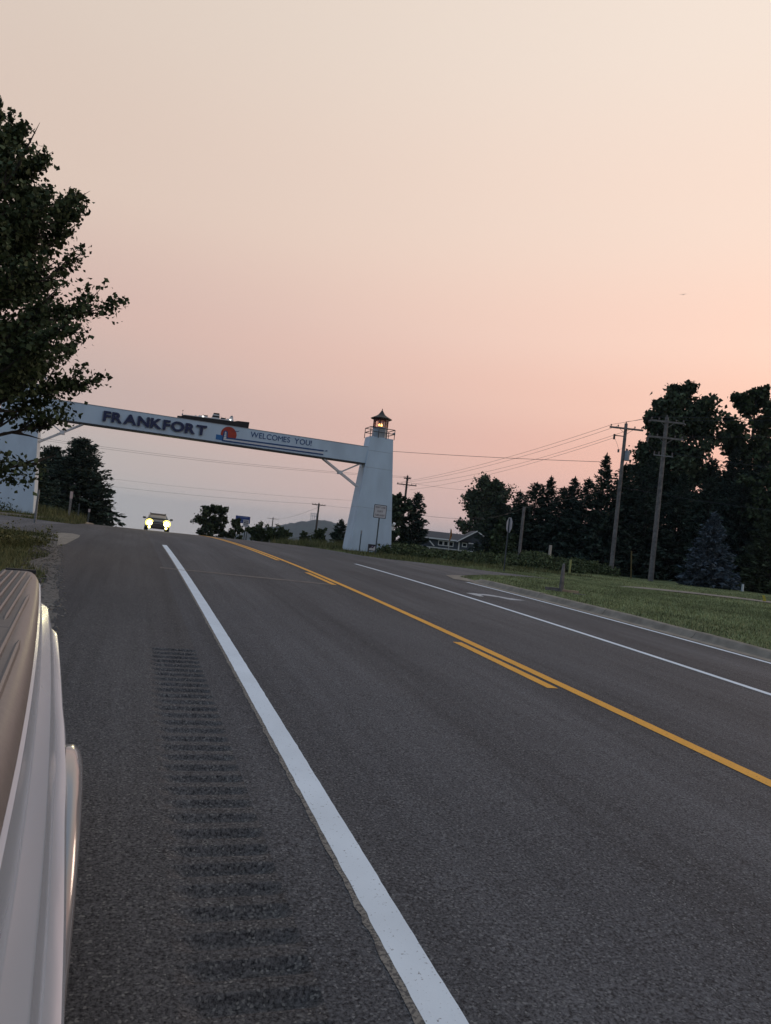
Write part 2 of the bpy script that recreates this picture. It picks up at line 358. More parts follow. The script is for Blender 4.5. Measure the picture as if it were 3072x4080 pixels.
strip_mesh('shoulder_inner', [y for y in rowsR if y <= RY0]+[RY0], [RX0, RX1], M_SHLD, road)
strip_mesh('shoulder_inner', [RY1]+[y for y in rowsR if y > RY1], [RX0, .5, RX1], M_SHLD, road)
# painted lines: edges jittered by a few millimetres
def line(name, xc, w, y0, y1, mat, zoff=.004, step=.06, jit=.0012):
    n = max(2, int((min(y1, 30)-y0)/step)); ys = list(np.linspace(y0, min(y1, 30), n))
    if y1 > 30: ys += list(np.linspace(30, y1, int((y1-30)/.8)+2))[1:]
    V = []
    for y in ys:
        a, b = rng.normal(0, jit, 2); z = float(zr(y))+zoff
        V += [(xc-w/2+a, y, z), (xc+w/2+b, y, z)]
    id2 = np.arange(len(V)).reshape(-1, 2)
    F = np.stack([id2[:-1, 0], id2[:-1, 1], id2[1:, 1], id2[1:, 0]], -1)
    return np_mesh(name, np.array(V), F, mat, road)
line('edge_line', 1.205, .15, -20, 26.0, M_WHITE)
line('old_edge_line', 1.125, .05, -20, 25.5, M_OLD, zoff=.003, jit=.004)
line('centre_line', 4.815, .145, -20, 150, M_YEL)
for a, b in ((-2.2, .4), (7.1, 9.65), (16.45, 19.3), (23.4, 150)): line('centre_dash', 4.595, .135, a, b, M_YEL)
V = [(4.60+dx, 7.1-.28*i+dy, 0) for i in range(1) for dx, dy in ((-.05, -.02), (.03, -.1), (.05, -.05), (-.02, .0))]
line('lane_line', 7.9, .125, -20, 25.8, M_WHITE)
line('turn_lane_edge_line', 10.30, .12, -20, 21.4, M_WHITE)
# transverse pale seam across the lane
sv = []; 
for i, x in enumerate(np.linspace(.75, 4.5, 26)):
    yc = 17.05-.13*x+rng.normal(0, .02); w = .30+rng.normal(0, .05)
    sv += [(x, yc-w/2, float(zr(yc))+.003), (x, yc+w/2, float(zr(yc))+.003)]
id2 = np.arange(len(sv)).reshape(-1, 2); np_mesh('patch_seam', np.array(sv), np.stack([id2[:-1, 0], id2[1:, 0], id2[1:, 1], id2[:-1, 1]], -1), M_SEAM, road)
# right-turn arrow on the turn lane
def flat_poly(name, poly, mat, zoff=.004):
    me = bpy.data.meshes.new(name); bm = bmesh.new()
    vs = [bm.verts.new((x, y, float(zr(y))+zoff)) for x, y in poly]; f = bm.faces.new(vs); bmesh.ops.triangulate(bm, faces=[f])
    bm.to_mesh(me); bm.free(); me.materials.append(mat); o = bpy.data.objects.new(name, me); C.objects.link(o); o.parent = road; return o
flat_poly('turn_arrow', [(8.36, 17.35), (8.627, 17.498), (8.757, 17.42), (8.95, 17.49), (9.091, 17.46), (9.23, 17.27), (9.373, 16.96), (9.478, 16.94), (9.581, 16.80), (9.727, 16.682), (9.448, 16.55), (9.206, 16.50), (9.145, 16.64), (9.09, 16.95), (8.798, 17.12), (8.688, 17.15), (8.591, 16.78), (8.449, 16.72), (8.417, 16.84)], M_ARROW)

# side roads
def side_sheet(name, pairs, mat, zoff, label=None, sub=6):
    V = []; m = 8
    P = []
    for (a0, b0), (a1, b1) in zip(pairs[:-1], pairs[1:]):
        for i in range(sub):
            t = i/sub; P.append((tuple(a0[k]*(1-t)+a1[k]*t for k in (0, 1)), tuple(b0[k]*(1-t)+b1[k]*t for k in (0, 1))))
    P.append(pairs[-1])
    for a, b in P:
        for j in range(m+1):
            t = j/m; x = a[0]*(1-t)+b[0]*t; y = a[1]*(1-t)+b[1]*t; V.append((x, y, float(base_z(x, y))+zoff))
    id2 = np.arange(len(V)).reshape(-1, m+1)
    return tag(np_mesh(name, np.array(V), np.stack([id2[:-1, :-1], id2[1:, :-1], id2[1:, 1:], id2[:-1, 1:]], -1).reshape(-1, 4), mat, smooth=True), kind='structure')
side_sheet('side_road', SR, M_SIDE, -.004)
side_sheet('side_road', [((x, 27.6-2.6*math.exp(min(x+2.4, 0)/1.1)), (x, 41.2)) for x in (-1.9, -2.4, -3, -3.6, -4.5, -6, -9, -16, -40)], M_SIDE, -.006)
sw = []
for u in (8.6, 10, 12, 14, 16, 18, 22, 28, 40):
    v = 33.2-.012*max(0, u-9)**1.2; a = cam_uv(u, v-.75); b = cam_uv(u, v+.75); sw.append((a, b))
V = []
for a, b in sw:
    for p in (a, b): V.append((p[0], p[1], gz(*p)+.035))
id2 = np.arange(len(V)).reshape(-1, 2)
pth = tag(np_mesh('footpath', np.array(V), np.stack([id2[:-1, 0], id2[1:, 0], id2[1:, 1], id2[:-1, 1]], -1), M_CONC), kind='structure')

# kerb and gutter in cast lengths with open joints
kerb = empty('kerb', (10.75, 5, float(zr(5)))); tag(kerb, kind='structure')
prof = [(10.455, -.05), (10.455, .003), (10.82, -.012), (10.88, .03), (10.92, .095), (10.96, .118), (11.10, .118), (11.10, -.08)]
y = -12.0; ki = 0
while y < 20.2:
    y1 = y+3.0; secs = []
    for yy in np.linspace(y+.008, y1-.008, 5):
        dz = rng.normal(0, .004) if ki else 0
        secs.append([(px, yy, float(zr(yy))+pz+dz*(pz > .05)) for px, pz in prof])
    o = MB().loft(secs, closed=True, caps=True).build('kerb_length', M_CONC, smooth=True); o.parent = kerb; o.matrix_parent_inverse = Matrix.Translation(kerb.location).inverted()
    y = y1; ki += 1
# flared kerb nose at the side road
secs = []
for t in np.linspace(0, 1, 9):
    yy = 21.02+t*3.1; xo = .0+1.3*t**2.2; h = 1-.75*t
    secs.append([(px+xo+(.25*t if px > 10.9 else 0), yy, float(zr(yy))+(pz*h if pz > 0 else pz)+.002) for px, pz in prof])
o = MB().loft(secs, closed=True, caps=True).build('kerb_nose', M_CONC, smooth=True); o.parent = kerb; o.matrix_parent_inverse = Matrix.Translation(kerb.location).inverted()
V = [(10.2, 22.2), (10.62, 21.6), (11.3, 22.9), (12.0, 24.9), (11.5, 24.7), (10.75, 24.1)]
fp = flat_poly('kerb_apron', V, M_CONC, .012)
# kerb on the far side of the left side road, and the concrete flare at its near corner
kp = [(-30, 41.3), (-16, 41.3), (-9, 41.3), (-6.6, 41.4), (-5.2, 41.9), (-4.3, 42.9), (-3.7, 44.3), (-3.2, 46.5), (-2.85, 49.5), (-2.7, 54), (-2.65, 64)]
kl = empty('far_kerb', (-5.2, 41.9, float(base_z(-5.2, 41.9)))); tag(kl, kind='structure')
for (xa, ya), (xb, yb) in zip(kp[:-1], kp[1:]):
    d = Vector((xb-xa, yb-ya, 0)).normalized(); q = Vector((-d.y, d.x, 0)); secs = []
    for t in (.004, 1-.004):
        cx_, cy_ = xa+(xb-xa)*t, ya+(yb-ya)*t; zz = float(base_z(cx_, cy_))
        secs.append([(cx_+q.x*w, cy_+q.y*w, zz+h) for w, h in ((-.22, -.05), (-.22, .01), (-.02, .015), (.02, .12), (.18, .13), (.18, -.05))])
    o = MB().loft(secs, True, True).build('kerb_length', M_CONC); o.parent = kl; o.matrix_parent_inverse = Matrix.Translation(kl.location).inverted()
tag(flat_poly('concrete_flare', [(-2.12, 24.98), (-1.93, 23.9), (-1.66, 20.6), (-1.52, 21.5), (-1.47, 24.0), (-1.44, 25.5), (-1.5, 27.0), (-1.76, 27.63), (-2.1, 27.5), (-2.3, 26)], M_CONC, .010))
# gravel verge left of the pavement
gr = [(float(xleft(y))-.32-.18*math.sin(y*1.3)-(.5 if y > 22 else 0), float(xleft(y))+.06, y) for y in np.arange(3, 25.6, .35)]
V = []
for a, b, y in gr:
    for t in (0, .25, .5, .75, 1): x = a*(1-t)+b*t; V.append((x, y, float(lawn_z(x, y))+.012+abs(rng.normal(0, .008))))
id2 = np.arange(len(V)).reshape(-1, 5)
tag(np_mesh('gravel_verge', np.array(V), np.stack([id2[:-1, :-1], id2[:-1, 1:], id2[1:, 1:], id2[1:, :-1]], -1).reshape(-1, 4), M_GRAV, smooth=True), kind='structure')
# loose stones on the verge
def stones(n):
    P = np.zeros((n, 3)); ys = rng.uniform(4, 25, n); P[:, 1] = ys; P[:, 0] = xleft(ys)-rng.uniform(-.12, .6, n); P[:, 2] = lawn_z(P[:, 0], ys)+.015
    s = rng.uniform(.008, .035, n)
    base = np.array([(1,0,0),(-1,0,0),(0,1,0),(0,-1,0),(0,0,.7),(0,0,-.6)], float); fc = np.array([(0,2,4),(2,1,4),(1,3,4),(3,0,4),(2,0,5),(1,2,5),(3,1,5),(0,3,5)])
    V = P[:, None]+base[None]*s[:, None, None]*rng.uniform(.6, 1.4, (n, 6, 1))
    return V.reshape(-1, 3), (fc[None]+6*np.arange(n)[:, None, None]).reshape(-1, 3)
V, F = stones(2500); tag(np_mesh('loose_stones', V, F, M_GRAV), 'loose grey stones scattered along the crumbled shoulder edge', 'gravel', kind='stuff')

# ------------------------------------------------------------------ grass
M_GRASS = pmat('lawn blades', (.225, .25, .12), .9, spec=.1, island=.45, var=.35, scale=.7)
M_GRASSL = pmat('rough verge grass', (.105, .128, .045), .9, spec=.1, island=.5, var=.4, scale=1.2, col2=(.19, .18, .085))
def blades(P, h, w, lean=.4):
    n = len(P); a = rng.uniform(0, 2*math.pi, n); d = np.stack([np.cos(a), np.sin(a), 0*a], -1); q = np.stack([-d[:, 1], d[:, 0], 0*a], -1)
    tip = P+np.array([0, 0, 1])*h[:, None]+q*(h*rng.uniform(-lean, lean, n))[:, None]+d*(h*rng.uniform(-lean, lean, n))[:, None]*.5
    V = np.stack([P-d*w[:, None], P+d*w[:, None], tip], 1)
    return V.reshape(-1, 3), np.arange(3*n).reshape(-1, 3)
def scatter(n, x0, x1, y0, y1, ok):
    x = rng.uniform(x0, x1, n); y = rng.uniform(y0, y1, n); k = ok(x, y); return x[k], y[k]
# left verge
xv, yv = scatter(150000, -9, -.6, 4.5, 27.5, lambda x, y: (x < xleft(y)-.32-.18*np.sin(y*1.7)-rng.exponential(.12, len(x))) & ~in_left_side(x, y) & (y < 27))
h = rng.gamma(4, .035, len(xv))*(.8+.5*np.sin(xv*2.1)*np.sin(yv*1.3)); h = np.clip(h*.7, .03, .3)
V, F = blades(np.stack([xv, yv, lawn_z(xv, yv)], -1), h, rng.uniform(.004, .011, len(xv)), .7)
tag(np_mesh('verge_grass', V, F, M_GRASSL), 'unmown weedy grass on the near verge beside the pickup', 'grass', kind='stuff')
# right lawn
notpave = lambda x, y: ~in_side(x, y) & (x > 11.12+.1*np.sin(y*2.3))
xa, ya = scatter(130000, 11.1, 22, 7, 46, notpave); xb, yb = scatter(90000, 18, 44, 12, 48, notpave)
xv = np.concatenate([xa, xb]); yv = np.concatenate([ya, yb]); uu = xv*math.cos(_y)-yv*math.sin(_y); vv = xv*math.sin(_y)+yv*math.cos(_y)
k = (vv < 47.5) & ~((np.abs(vv-33.2+.1*0) < .95) & (uu > 8.4)) & (np.abs(uu/vv) < .6); xv, yv = xv[k], yv[k]
near = np.exp(-np.maximum(xv-11.1, 0)/.22)
h = rng.uniform(.03, .075, len(xv))+near*rng.uniform(0, .09, len(xv))
V, F = blades(np.stack([xv, yv, lawn_z(xv, yv)], -1), h, rng.uniform(.006, .016, len(xv)), .8)
tag(np_mesh('lawn_grass', V, F, M_GRASS), 'mown lawn between the kerb and the evergreen row', 'grass', kind='stuff')
# tower verges
xa, ya = scatter(26000, -9, -2.6, 41.3, 52, lambda x, y: x > -99); xb, yb = scatter(45000, 11.2, 24, 34, 62, notpave)
xv = np.concatenate([xa, xb]); yv = np.concatenate([ya, yb]); h = rng.gamma(3, .05, len(xv))*np.where(yv > 47, 2.0, .7)
V, F = blades(np.stack([xv, yv, lawn_z(xv, yv)], -1), np.clip(h, .03, .7), rng.uniform(.01, .03, len(xv)), .6)
tag(np_mesh('tall_grass', V, F, M_GRASSL), 'long unmown grass around the feet of the arch towers', 'grass', kind='stuff')
# ------------------------------------------------------------------ vegetation
def leaf_cards(P, size, flat=0.0, asp=.75, dirs=None):
    """rhombic folded leaves (4 verts, 2 tris) at points P"""
    n = len(P); a = rng.normal(size=(n, 3)) if dirs is None else dirs+rng.normal(0, .35, (n, 3)); a /= np.linalg.norm(a, axis=1)[:, None]
    b = rng.normal(size=(n, 3)); b[:, 2] *= (1-flat); b -= a*(a*b).sum(1)[:, None]; b /= np.linalg.norm(b, axis=1)[:, None]; c = np.cross(a, b)
    s = (size*rng.uniform(.5, 1.5, n))[:, None]
    V = np.stack([P-a*s*.5, P+b*s*asp*.5+c*s*.12, P+a*s*.5, P-b*s*asp*.5+c*s*.12], 1).reshape(-1, 3)
    i = 4*np.arange(n)[:, None]; F = np.concatenate([i+np.array([0, 1, 2]), i+np.array([0, 2, 3])]).reshape(-1, 3)
    return V, F
def limbs_mesh(mb_pts, k=5):
    mb = MB()
    for pts, r in mb_pts: mb.tube(pts, r, k)
    return mb
def grow(seed, H, base, radius, nprim, twigs, leaves, leaf, spread=.22, up=(.15, .75), trunk_r=.16, top_pow=1.0, lean=0.0, lobes=None, droop=0.0):
    """broadleaf: returns limb list and leaf points. radius(t) crown radius for height fraction t"""
    r = np.random.default_rng(seed); L_ = []; P = []
    tp = []; tr = []
    for i in range(9):
        t = i/8; tp.append(Vector((math.sin(t*3+seed)*.12*H*.1+lean*t, math.cos(t*2.3+seed)*.1*H*.1, t*H*.97))); tr.append(trunk_r*(1-t)**.8+.012)
    L_.append((tp, tr))
    for i in range(nprim):
        t = base+(1-base)*((i+r.uniform(0, .9))/nprim)**top_pow
        t = min(t, .985); f = t*8; j = min(int(f), 7); p0 = tp[j].lerp(tp[j+1], f-j)
        az = i*2.39996+r.uniform(-.4, .4); ln = radius(t, az)*r.uniform(.72, 1.08)
        el = r.uniform(*up)*(1-.5*0)+.25*t
        d = Vector((math.cos(az)*math.cos(el), math.sin(az)*math.cos(el), math.sin(el)))
        pts = [p0]; 
        for s in range(1, 6):
            q = s/5; pts.append(p0+d*(ln*q)+Vector((r.normal(0, .03), r.normal(0, .03), (.10*q*q-droop*q*q)*ln+r.normal(0, .02))))
        rb = max(.012, trunk_r*.42*(1-t)**.6); L_.append((pts, [rb*(1-.85*s/5) for s in range(6)]))
        for w in range(twigs):
            q = r.uniform(.25, 1.0)**.75; f = q*5; j = min(int(f), 4); b0 = pts[j].lerp(pts[j+1], f-j)
            a2 = az+r.choice((-1, 1))*r.uniform(.3, 1.2); e2 = el+r.uniform(-.4, .6)
            tl = ln*r.uniform(.14, .36)*(1.15-q*.5)
            d2 = Vector((math.cos(a2)*math.cos(e2), math.sin(a2)*math.cos(e2), math.sin(e2)))
            if q > .93: d2 = (d+Vector((0, 0, .25))).normalized()
            b1 = b0+d2*tl; L_.append(([b0, b0.lerp(b1, .5)+Vector((0, 0, .02)), b1], [rb*.3+.004, rb*.2+.003, .003]))
            tt = r.uniform(.05, 1.12, leaves); c = np.array(b0)+np.outer(tt, np.array(d2)*tl)
            P.append(c+r.normal(0, spread*(tl**.5), (leaves, 3))*np.array([1, 1, .75]))
    return L_, np.concatenate(P)
def broadleaf(name, loc, rz, gen, leaf, mat, label, group=None, k=5, keep=None, scale=1.0):
    t = empty(name, loc, rz, label, 'tree', group); L_, P = gen
    if keep is not None: P = P[keep(P)]
    limbs_mesh(L_, k).build('trunk', M_TRUNK, t)
    V, F = leaf_cards(P, np.full(len(P), leaf)); np_mesh('crown', V, F, mat, t)
    t.scale = (scale,)*3
    return t
def conifer(seed, H, R, whorls, per, cards, card=.3, droop=.25, shape=.85, bare=.06, trunk_r=.11, jag=.25, thick=.5):
    r = np.random.default_rng(seed); P = []; D = []; Sz = []; L_ = [([Vector((0, 0, 0)), Vector((.03, 0, H*.5)), Vector((0, .02, H))], [trunk_r, trunk_r*.6, .012])]
    for w in range(whorls):
        t = bare+(1-bare)*w/whorls; z = t*H
        for b in range(per):
            az = r.uniform(0, 2*math.pi); ln = R*max(.04, (1-t))**shape*r.uniform(1-jag, 1+jag)
            if t > .97: ln *= .6
            el = r.uniform(-.15, .25)+.5*t
            d = np.array([math.cos(az)*math.cos(el), math.sin(az)*math.cos(el), math.sin(el)])
            m = max(3, int(cards*(.35+ln/R)))
            q = r.uniform(.12, 1, m)**.7
            c = np.array([0, 0, z])+np.outer(q*ln, d); c[:, 2] += -droop*ln*q*q+.12*droop*ln*q**6
            sd = np.array([-math.sin(az), math.cos(az), 0]); off = r.normal(0, 1, m)
            c += np.outer(off*.22*ln*(1.05-q), sd)*thick+r.normal(0, .04*R**.5, (m, 3))
            P.append(c); dd = d[None]*.9+sd[None]*np.sign(off)[:, None]*.55; dd[:, 2] -= .12; D.append(dd)
            Sz.append(np.full(m, card)*(.55+.6*(1-t)))
            if b % 3 == 0: L_.append(([Vector((0, 0, z)), Vector(np.array([0, 0, z])+d*ln*.8+np.array([0, 0, -droop*ln*.6]))], [.02*(1-t)+.006, .004]))
    # leader
    m = 14; c = np.zeros((m, 3)); c[:, 2] = H*(.95+.07*r.uniform(0, 1, m)); P.append(c+r.normal(0, .015, (m, 3))); D.append(np.tile([0, 0, 1.], (m, 1))); Sz.append(np.full(m, card*.5))
    return L_, np.concatenate(P), np.concatenate(D), np.concatenate(Sz)
def conifer_tree(name, loc, rz, gen, mat, label, group=None, asp=.38):
    t = empty(name, loc, rz, label, 'tree', group); L_, P, D, Sz = gen
    limbs_mesh(L_, 4).build('trunk', M_TRUNK, t)
    V, F = leaf_cards(P, Sz, flat=.3, asp=asp, dirs=D); np_mesh('crown', V, F, mat, t)
    return t
M_LEAF_L = pmat('poplar leaf', (.058, .078, .036), .75, spec=.15, island=.5)
M_LEAF_D = pmat('dark broadleaf', (.052, .069, .037), .85, spec=.12, island=.6)
M_LEAF_M = pmat('maple leaf', (.045, .060, .027), .85, spec=.12, island=.6)
M_LEAF_Y = pmat('yellow green leaf', (.060, .076, .024), .85, spec=.12, island=.55)
M_CON = pmat('evergreen needles', (.041, .058, .041), .9, spec=.1, island=.55)
M_CONG = pmat('green evergreen', (.045, .058, .030), .9, spec=.1, island=.55)
M_SPR = pmat('blue spruce needles', (.085, .105, .120), .85, spec=.15, island=.55)
M_BUSH = pmat('bush leaf', (.050, .066, .030), .85, spec=.12, island=.55)
M_WEED = pmat('weed leaf', (.082, .100, .046), .9, spec=.1, island=.55)

# big poplar-like tree beside the shoulder
def pop_r(t, az): return 3.95*(1-max(0, (t-.22))/.80)**.80*(1 if t > .22 else .72+t*1.25)
ENV_Z = [1.2, 1.9, 2.8, 3.5, 4.2, 5.1, 6.0, 6.7, 7.35, 7.95, 8.5, 9.1, 9.8]; ENV_R = [1.2, 2.5, 3.15, 3.7, 3.9, 4.05, 4.0, 3.6, 3.0, 2.4, 1.7, 1.1, .35]
def pop_r(t, az):
    z = t*9.4; el = .42; r = 1.0
    for _ in range(4): r = float(np.interp(z+r*math.tan(el)*.9, ENV_Z, ENV_R))
    return max(.25, .86*r/math.cos(el))
g = grow(11, 9.4, .10, pop_r, 140, 16, 60, .07, spread=.13, up=(.2, .62), trunk_r=.22, droop=.03)
P_ = g[1]; rr_ = np.hypot(P_[:, 0], P_[:, 1]); az_ = np.arctan2(P_[:, 1], P_[:, 0])
lump = 1.0+.10*np.sin(az_*5+P_[:, 2]*2.1)+.07*np.sin(az_*11-P_[:, 2]*3.7)
g = (g[0], P_[(rr_ < np.interp(P_[:, 2], ENV_Z, ENV_R)*lump+.3) & (P_[:, 2] > 3.0+.35*np.sin(az_*4)) & (np.sin(P_[:, 0]*3.1+1)*np.sin(P_[:, 1]*2.7)*np.sin(P_[:, 2]*3.3+P_[:, 0]) < .42)])
r9 = np.random.default_rng(91); low = []
for a_, L_l, z0_, dz_ in ((-.95, 2.6, 2.9, .1), (-1.15, 2.35, 2.0, -.15), (-1.0, 2.0, 1.75, -.15), (-.75, 2.75, 3.1, .2)):
    d_ = Vector((math.cos(a_), math.sin(a_), 0)); pts_ = [Vector((0, 0, z0_))+d_*(L_l*q)+Vector((0, 0, dz_*q+.25*q*(1-q))) for q in (0, .25, .5, .75, 1)]
    g[0].append((pts_, [.03, .024, .017, .01, .004]))
    q_ = r9.uniform(.55, 1.06, 190); c_ = np.array(pts_[0])+np.outer(q_*L_l, np.array(d_)); c_[:, 2] += dz_*q_+.25*q_*(1-q_); low.append(c_+r9.normal(0, 1, (190, 3))*np.array([.15, .15, .12]))
g = (g[0], np.concatenate([g[1]]+low))
px, py = -4.25, 17.2
broadleaf('poplar_tree', (px, py, gz(px, py)-.03), 1.0, g, .104, M_LEAF_L, 'big leafy poplar hanging over the verge in front of the arch tower', k=6)

# evergreens behind the far tower
cs = [conifer(21, 7.2, 3.1, 52, 11, 22, .46, .02, .55, .02, .14, .3, 1.0), conifer(22, 6.6, 3.0, 48, 11, 20, .46, .02, .55, .02, .13, .35, 1.0), conifer(23, 9.2, 2.4, 52, 8, 13, .40, .2, .9, .05, .13, .35, .8)]
for (x, y, H), g, lb in (((-4.35, 66.9, 6.9), cs[0], 'tall dark evergreen with ragged layered boughs behind the tree-hidden tower'), ((-6.9, 70, 6.2), cs[1], 'shorter dark evergreen tucked behind the ragged evergreen left of the road'), ((-7.6, 60.5, 5.2), cs[1], 'dark evergreen half hidden by the tower beneath the poplar')):
    t = conifer_tree('evergreen_tree', (x, y, gz(x, y)-.1), x, g, M_CON, lb)
    s = H/(7.2 if g is cs[0] else 6.6); t.scale = (s*1.05, s*1.05, s*1.02)
conifer_tree('evergreen_tree', (-2.9, 68.2, gz(-2.9, 68.2)-.1), .4, conifer(24, 3.6, 1.55, 26, 8, 12, .36, .15, .6, .02, .08, .35, .8), M_CON, 'low bushy evergreen at the roadside end of the dark clump')

# trees and bushes past the crest
def round_r(R, p=.55): return lambda t, az: R*max(.05, math.sin(math.pi*min(1, max(0, .12+.88*t))**.8))**p*(1+.15*math.sin(3*az+t*7))
g = grow(31, 4.2, .06, round_r(2.3), 34, 8, 26, .2, spread=.24, up=(-.1, .9), trunk_r=.14)
broadleaf('round_tree', (9.05, 86.8, gz(9.05, 86.8)-.6), 0, g, .27, M_LEAF_M, 'round dark green tree rising beyond the road crest', scale=1.0)
g2 = grow(32, 2.9, .05, round_r(1.25), 20, 6, 22, .2, spread=.22, up=(-.1, .9), trunk_r=.08)
broadleaf('small_tree', (11.35, 85.0, gz(11.35, 85.0)-.5), 1, g2, .24, M_LEAF_M, 'small tree at the foot of the round tree beyond the crest')
gb = grow(33, 1.6, .02, round_r(1.3, .45), 22, 6, 26, .16, spread=.2, up=(.0, 1.1), trunk_r=.05)
for x, y, s, lb in ((12.25, 75.1, 1.0, 'dark bush with a raised tip beside the speed sign'), (13.6, 74.7, .92, 'low dark bush in the middle of the verge thicket past the crest'), (14.7, 74.3, .98, 'dark bush at the end of the thicket nearer the arch tower')):
    broadleaf('bush', (x, y, gz(x, y)-.25), x, gb, .2, M_BUSH, lb, 'bushes beyond the crest', scale=s)
gb2 = grow(34, 1.9, .02, round_r(1.1, .5), 20, 6, 24, .16, spread=.2, up=(.0, 1.1), trunk_r=.05)
for x, y, s, lb in ((15.2, 60.6, .75, 'small bush in long grass near the tower foot'), (14.3, 62.5, .6, 'low bush beside the far utility pole in long grass')):
    broadleaf('bush', (x, y, gz(x, y)-.1), x*2, gb2, .19, M_BUSH, lb, 'bushes in the long grass', scale=s)
t = conifer_tree('young_spruce', (16.75, 60.0, gz(16.75, 60)-.05), 0, conifer(35, 2.5, .95, 22, 8, 10, .3, -.1, .6, .02, .05, .35, .8), M_CON, 'young dark spruce with bare spiky tip hugging the tower')
# clump behind the near tower
gT = grow(36, 5.2, .05, round_r(1.55, .45), 34, 8, 26, .18, spread=.22, up=(.1, 1.0), trunk_r=.12)
broadleaf('hedge_tree', (20.4, 56.4, gz(20.4, 56.4)-.05), .5, gT, .23, M_LEAF_D, 'dark leafy tree partly hidden behind the lighthouse tower', scale=.93)
conifer_tree('evergreen_tree', (21.8, 55.9, gz(21.8, 55.9)-.05), .2, conifer(37, 5.0, 1.25, 40, 8, 13, .36, -.1, .5, .02, .1, .3, .8), M_CON, 'dark pointed evergreen between the lighthouse tower and the blue house')
# maple behind the house
gM = grow(41, 13.2, .16, round_r(4.6, .42), 46, 10, 34, .3, spread=.5, up=(.1, 1.0), trunk_r=.32)
mx, my = 51.8, 103.5
broadleaf('maple_tree', (mx, my, gz(mx, my)-.3), .7, gM, .42, M_LEAF_D, 'broad round-headed maple standing behind the blue house')
gM2 = grow(42, 9.6, .1, round_r(3.0, .45), 34, 8, 30, .3, spread=.45, up=(.1, 1.0), trunk_r=.2)
broadleaf('maple_tree', (57.2, 101.0, gz(57.2, 101)-.3), .2, gM2, .4, M_LEAF_D, 'smaller maple leaning against the broad maple behind the house')
gH = grow(43, 2.9, .02, round_r(1.5, .45), 24, 6, 28, .2, spread=.3, up=(0, 1.1), trunk_r=.06)
broadleaf('shrub', (28.1, 52.6, gz(28.1, 52.6)-.1), .2, gH, .26, M_BUSH, 'grey green shrub growing in front of the blue house gable', scale=1.02)
broadleaf('shrub', (26.8, 50.6, gz(26.8, 50.6)-.1), 1.2, gH, .26, M_BUSH, 'low shrub at the edge of the weeds by the bare service pole', scale=.62)

# evergreen row
ce = [conifer(51, 8.0, 2.2, 54, 8, 13, .44, .05, .62, .01, .14, .35, .9), conifer(52, 8.0, 1.9, 54, 8, 13, .42, -.05, .75, .01, .13, .4, .9), conifer(53, 8.0, 2.5, 54, 8, 13, .46, .15, .55, .01, .15, .35, .9)]
ROW = [(29.6, 53.4, 6.2, 0), (30.5, 52.4, 6.9, 2), (31.6, 52.2, 7.6, 1), (31.9, 50.6, 6.6, 2), (32.6, 50.3, 7.5, 1), (33.0, 49.0, 7.4, 0), (33.4, 47.6, 9.3, 1), (34.9, 47.2, 8.7, 0), (36.4, 48.0, 9.0, 2), (37.9, 48.3, 9.8, 0), (39.6, 46.4, 8.6, 2), (38.2, 45.0, 7.2, 0), (35.9, 45.6, 6.6, 2), (40.5, 44.4, 8.4, 0), (42.6, 43.4, 8.8, 2), (43.6, 41.2, 7.4, 0), (28.6, 54.6, 5.2, 2), (44.8, 45.0, 9.5, 0), (46.5, 43, 9.0, 2), (45.4, 39.5, 7.5, 1), (43.6, 48.0, 10.5, 2), (45.6, 47.6, 11.5, 0), (47.6, 46.6, 11.5, 2), (48.5, 50.5, 12.5, 0)]
protos = {}
for i, (x, y, H, k) in enumerate(ROW):
    loc = (x, y, gz(x, y)-.08)
    if k not in protos:
        t = protos[k] = conifer_tree('row_evergreen', loc, i*1.3, ce[k], M_CON, 'dark evergreen in the dense row behind the roadside weeds', 'evergreens of the dense row')
    else:
        t = copy_tree(protos[k]); t.location = loc; t.rotation_euler = (0, 0, i*1.3)
    s = H/8.0*.97; w = (.9+.25*((i*37) % 10)/10)*(.75+.25*s); t.scale = (w, w, s)
# tall broadleaf trees over the row
gA = grow(61, 16.0, .26, round_r(4.0, .5), 46, 10, 36, .3, spread=.42, up=(.15, 1.0), trunk_r=.3)
broadleaf('ash_tree', (41.6, 49.6, gz(41.6, 49.6)-.1), .5, gA, .36, M_LEAF_D, 'tallest rounded broadleaf tree rising above the evergreen row')
gA2 = grow(62, 14.3, .3, round_r(2.6, .5), 30, 9, 34, .3, spread=.4, up=(.2, 1.1), trunk_r=.22)
broadleaf('ash_tree', (40.4, 50.2, gz(40.4, 50.2)-.1), 2.2, gA2, .36, M_LEAF_D, 'broadleaf tree forming the lower shoulder beside the tallest tree')
gB = grow(63, 17.4, .22, round_r(4.6, .6), 40, 9, 30, .3, spread=.36, up=(.1, .9), trunk_r=.3)
broadleaf('ash_tree', (48.9, 49.6, gz(48.9, 49.6)-.1), .2, gB, .38, M_LEAF_M, 'open-branched green tree with sky showing through near the road edge trees')
gC = grow(64, 10.6, .10, round_r(3.2, .5), 40, 9, 30, .25, spread=.32, up=(.0, .8), trunk_r=.2)
broadleaf('maple_tree', (44.0, 40.3, gz(44, 40.3)-.1), 1.4, gC, .3, M_LEAF_M, 'lighter green maple standing in front of the evergreen row beside the spruce')
gD = conifer(65, 6.4, 2.2, 44, 8, 13, .4, .1, .6, .01, .12, .35, .9)
conifer_tree('arborvitae', (40.9, 38.6, gz(40.9, 38.6)-.08), .3, gD, M_CONG, 'green arborvitae crowding the far side of the blue spruce')
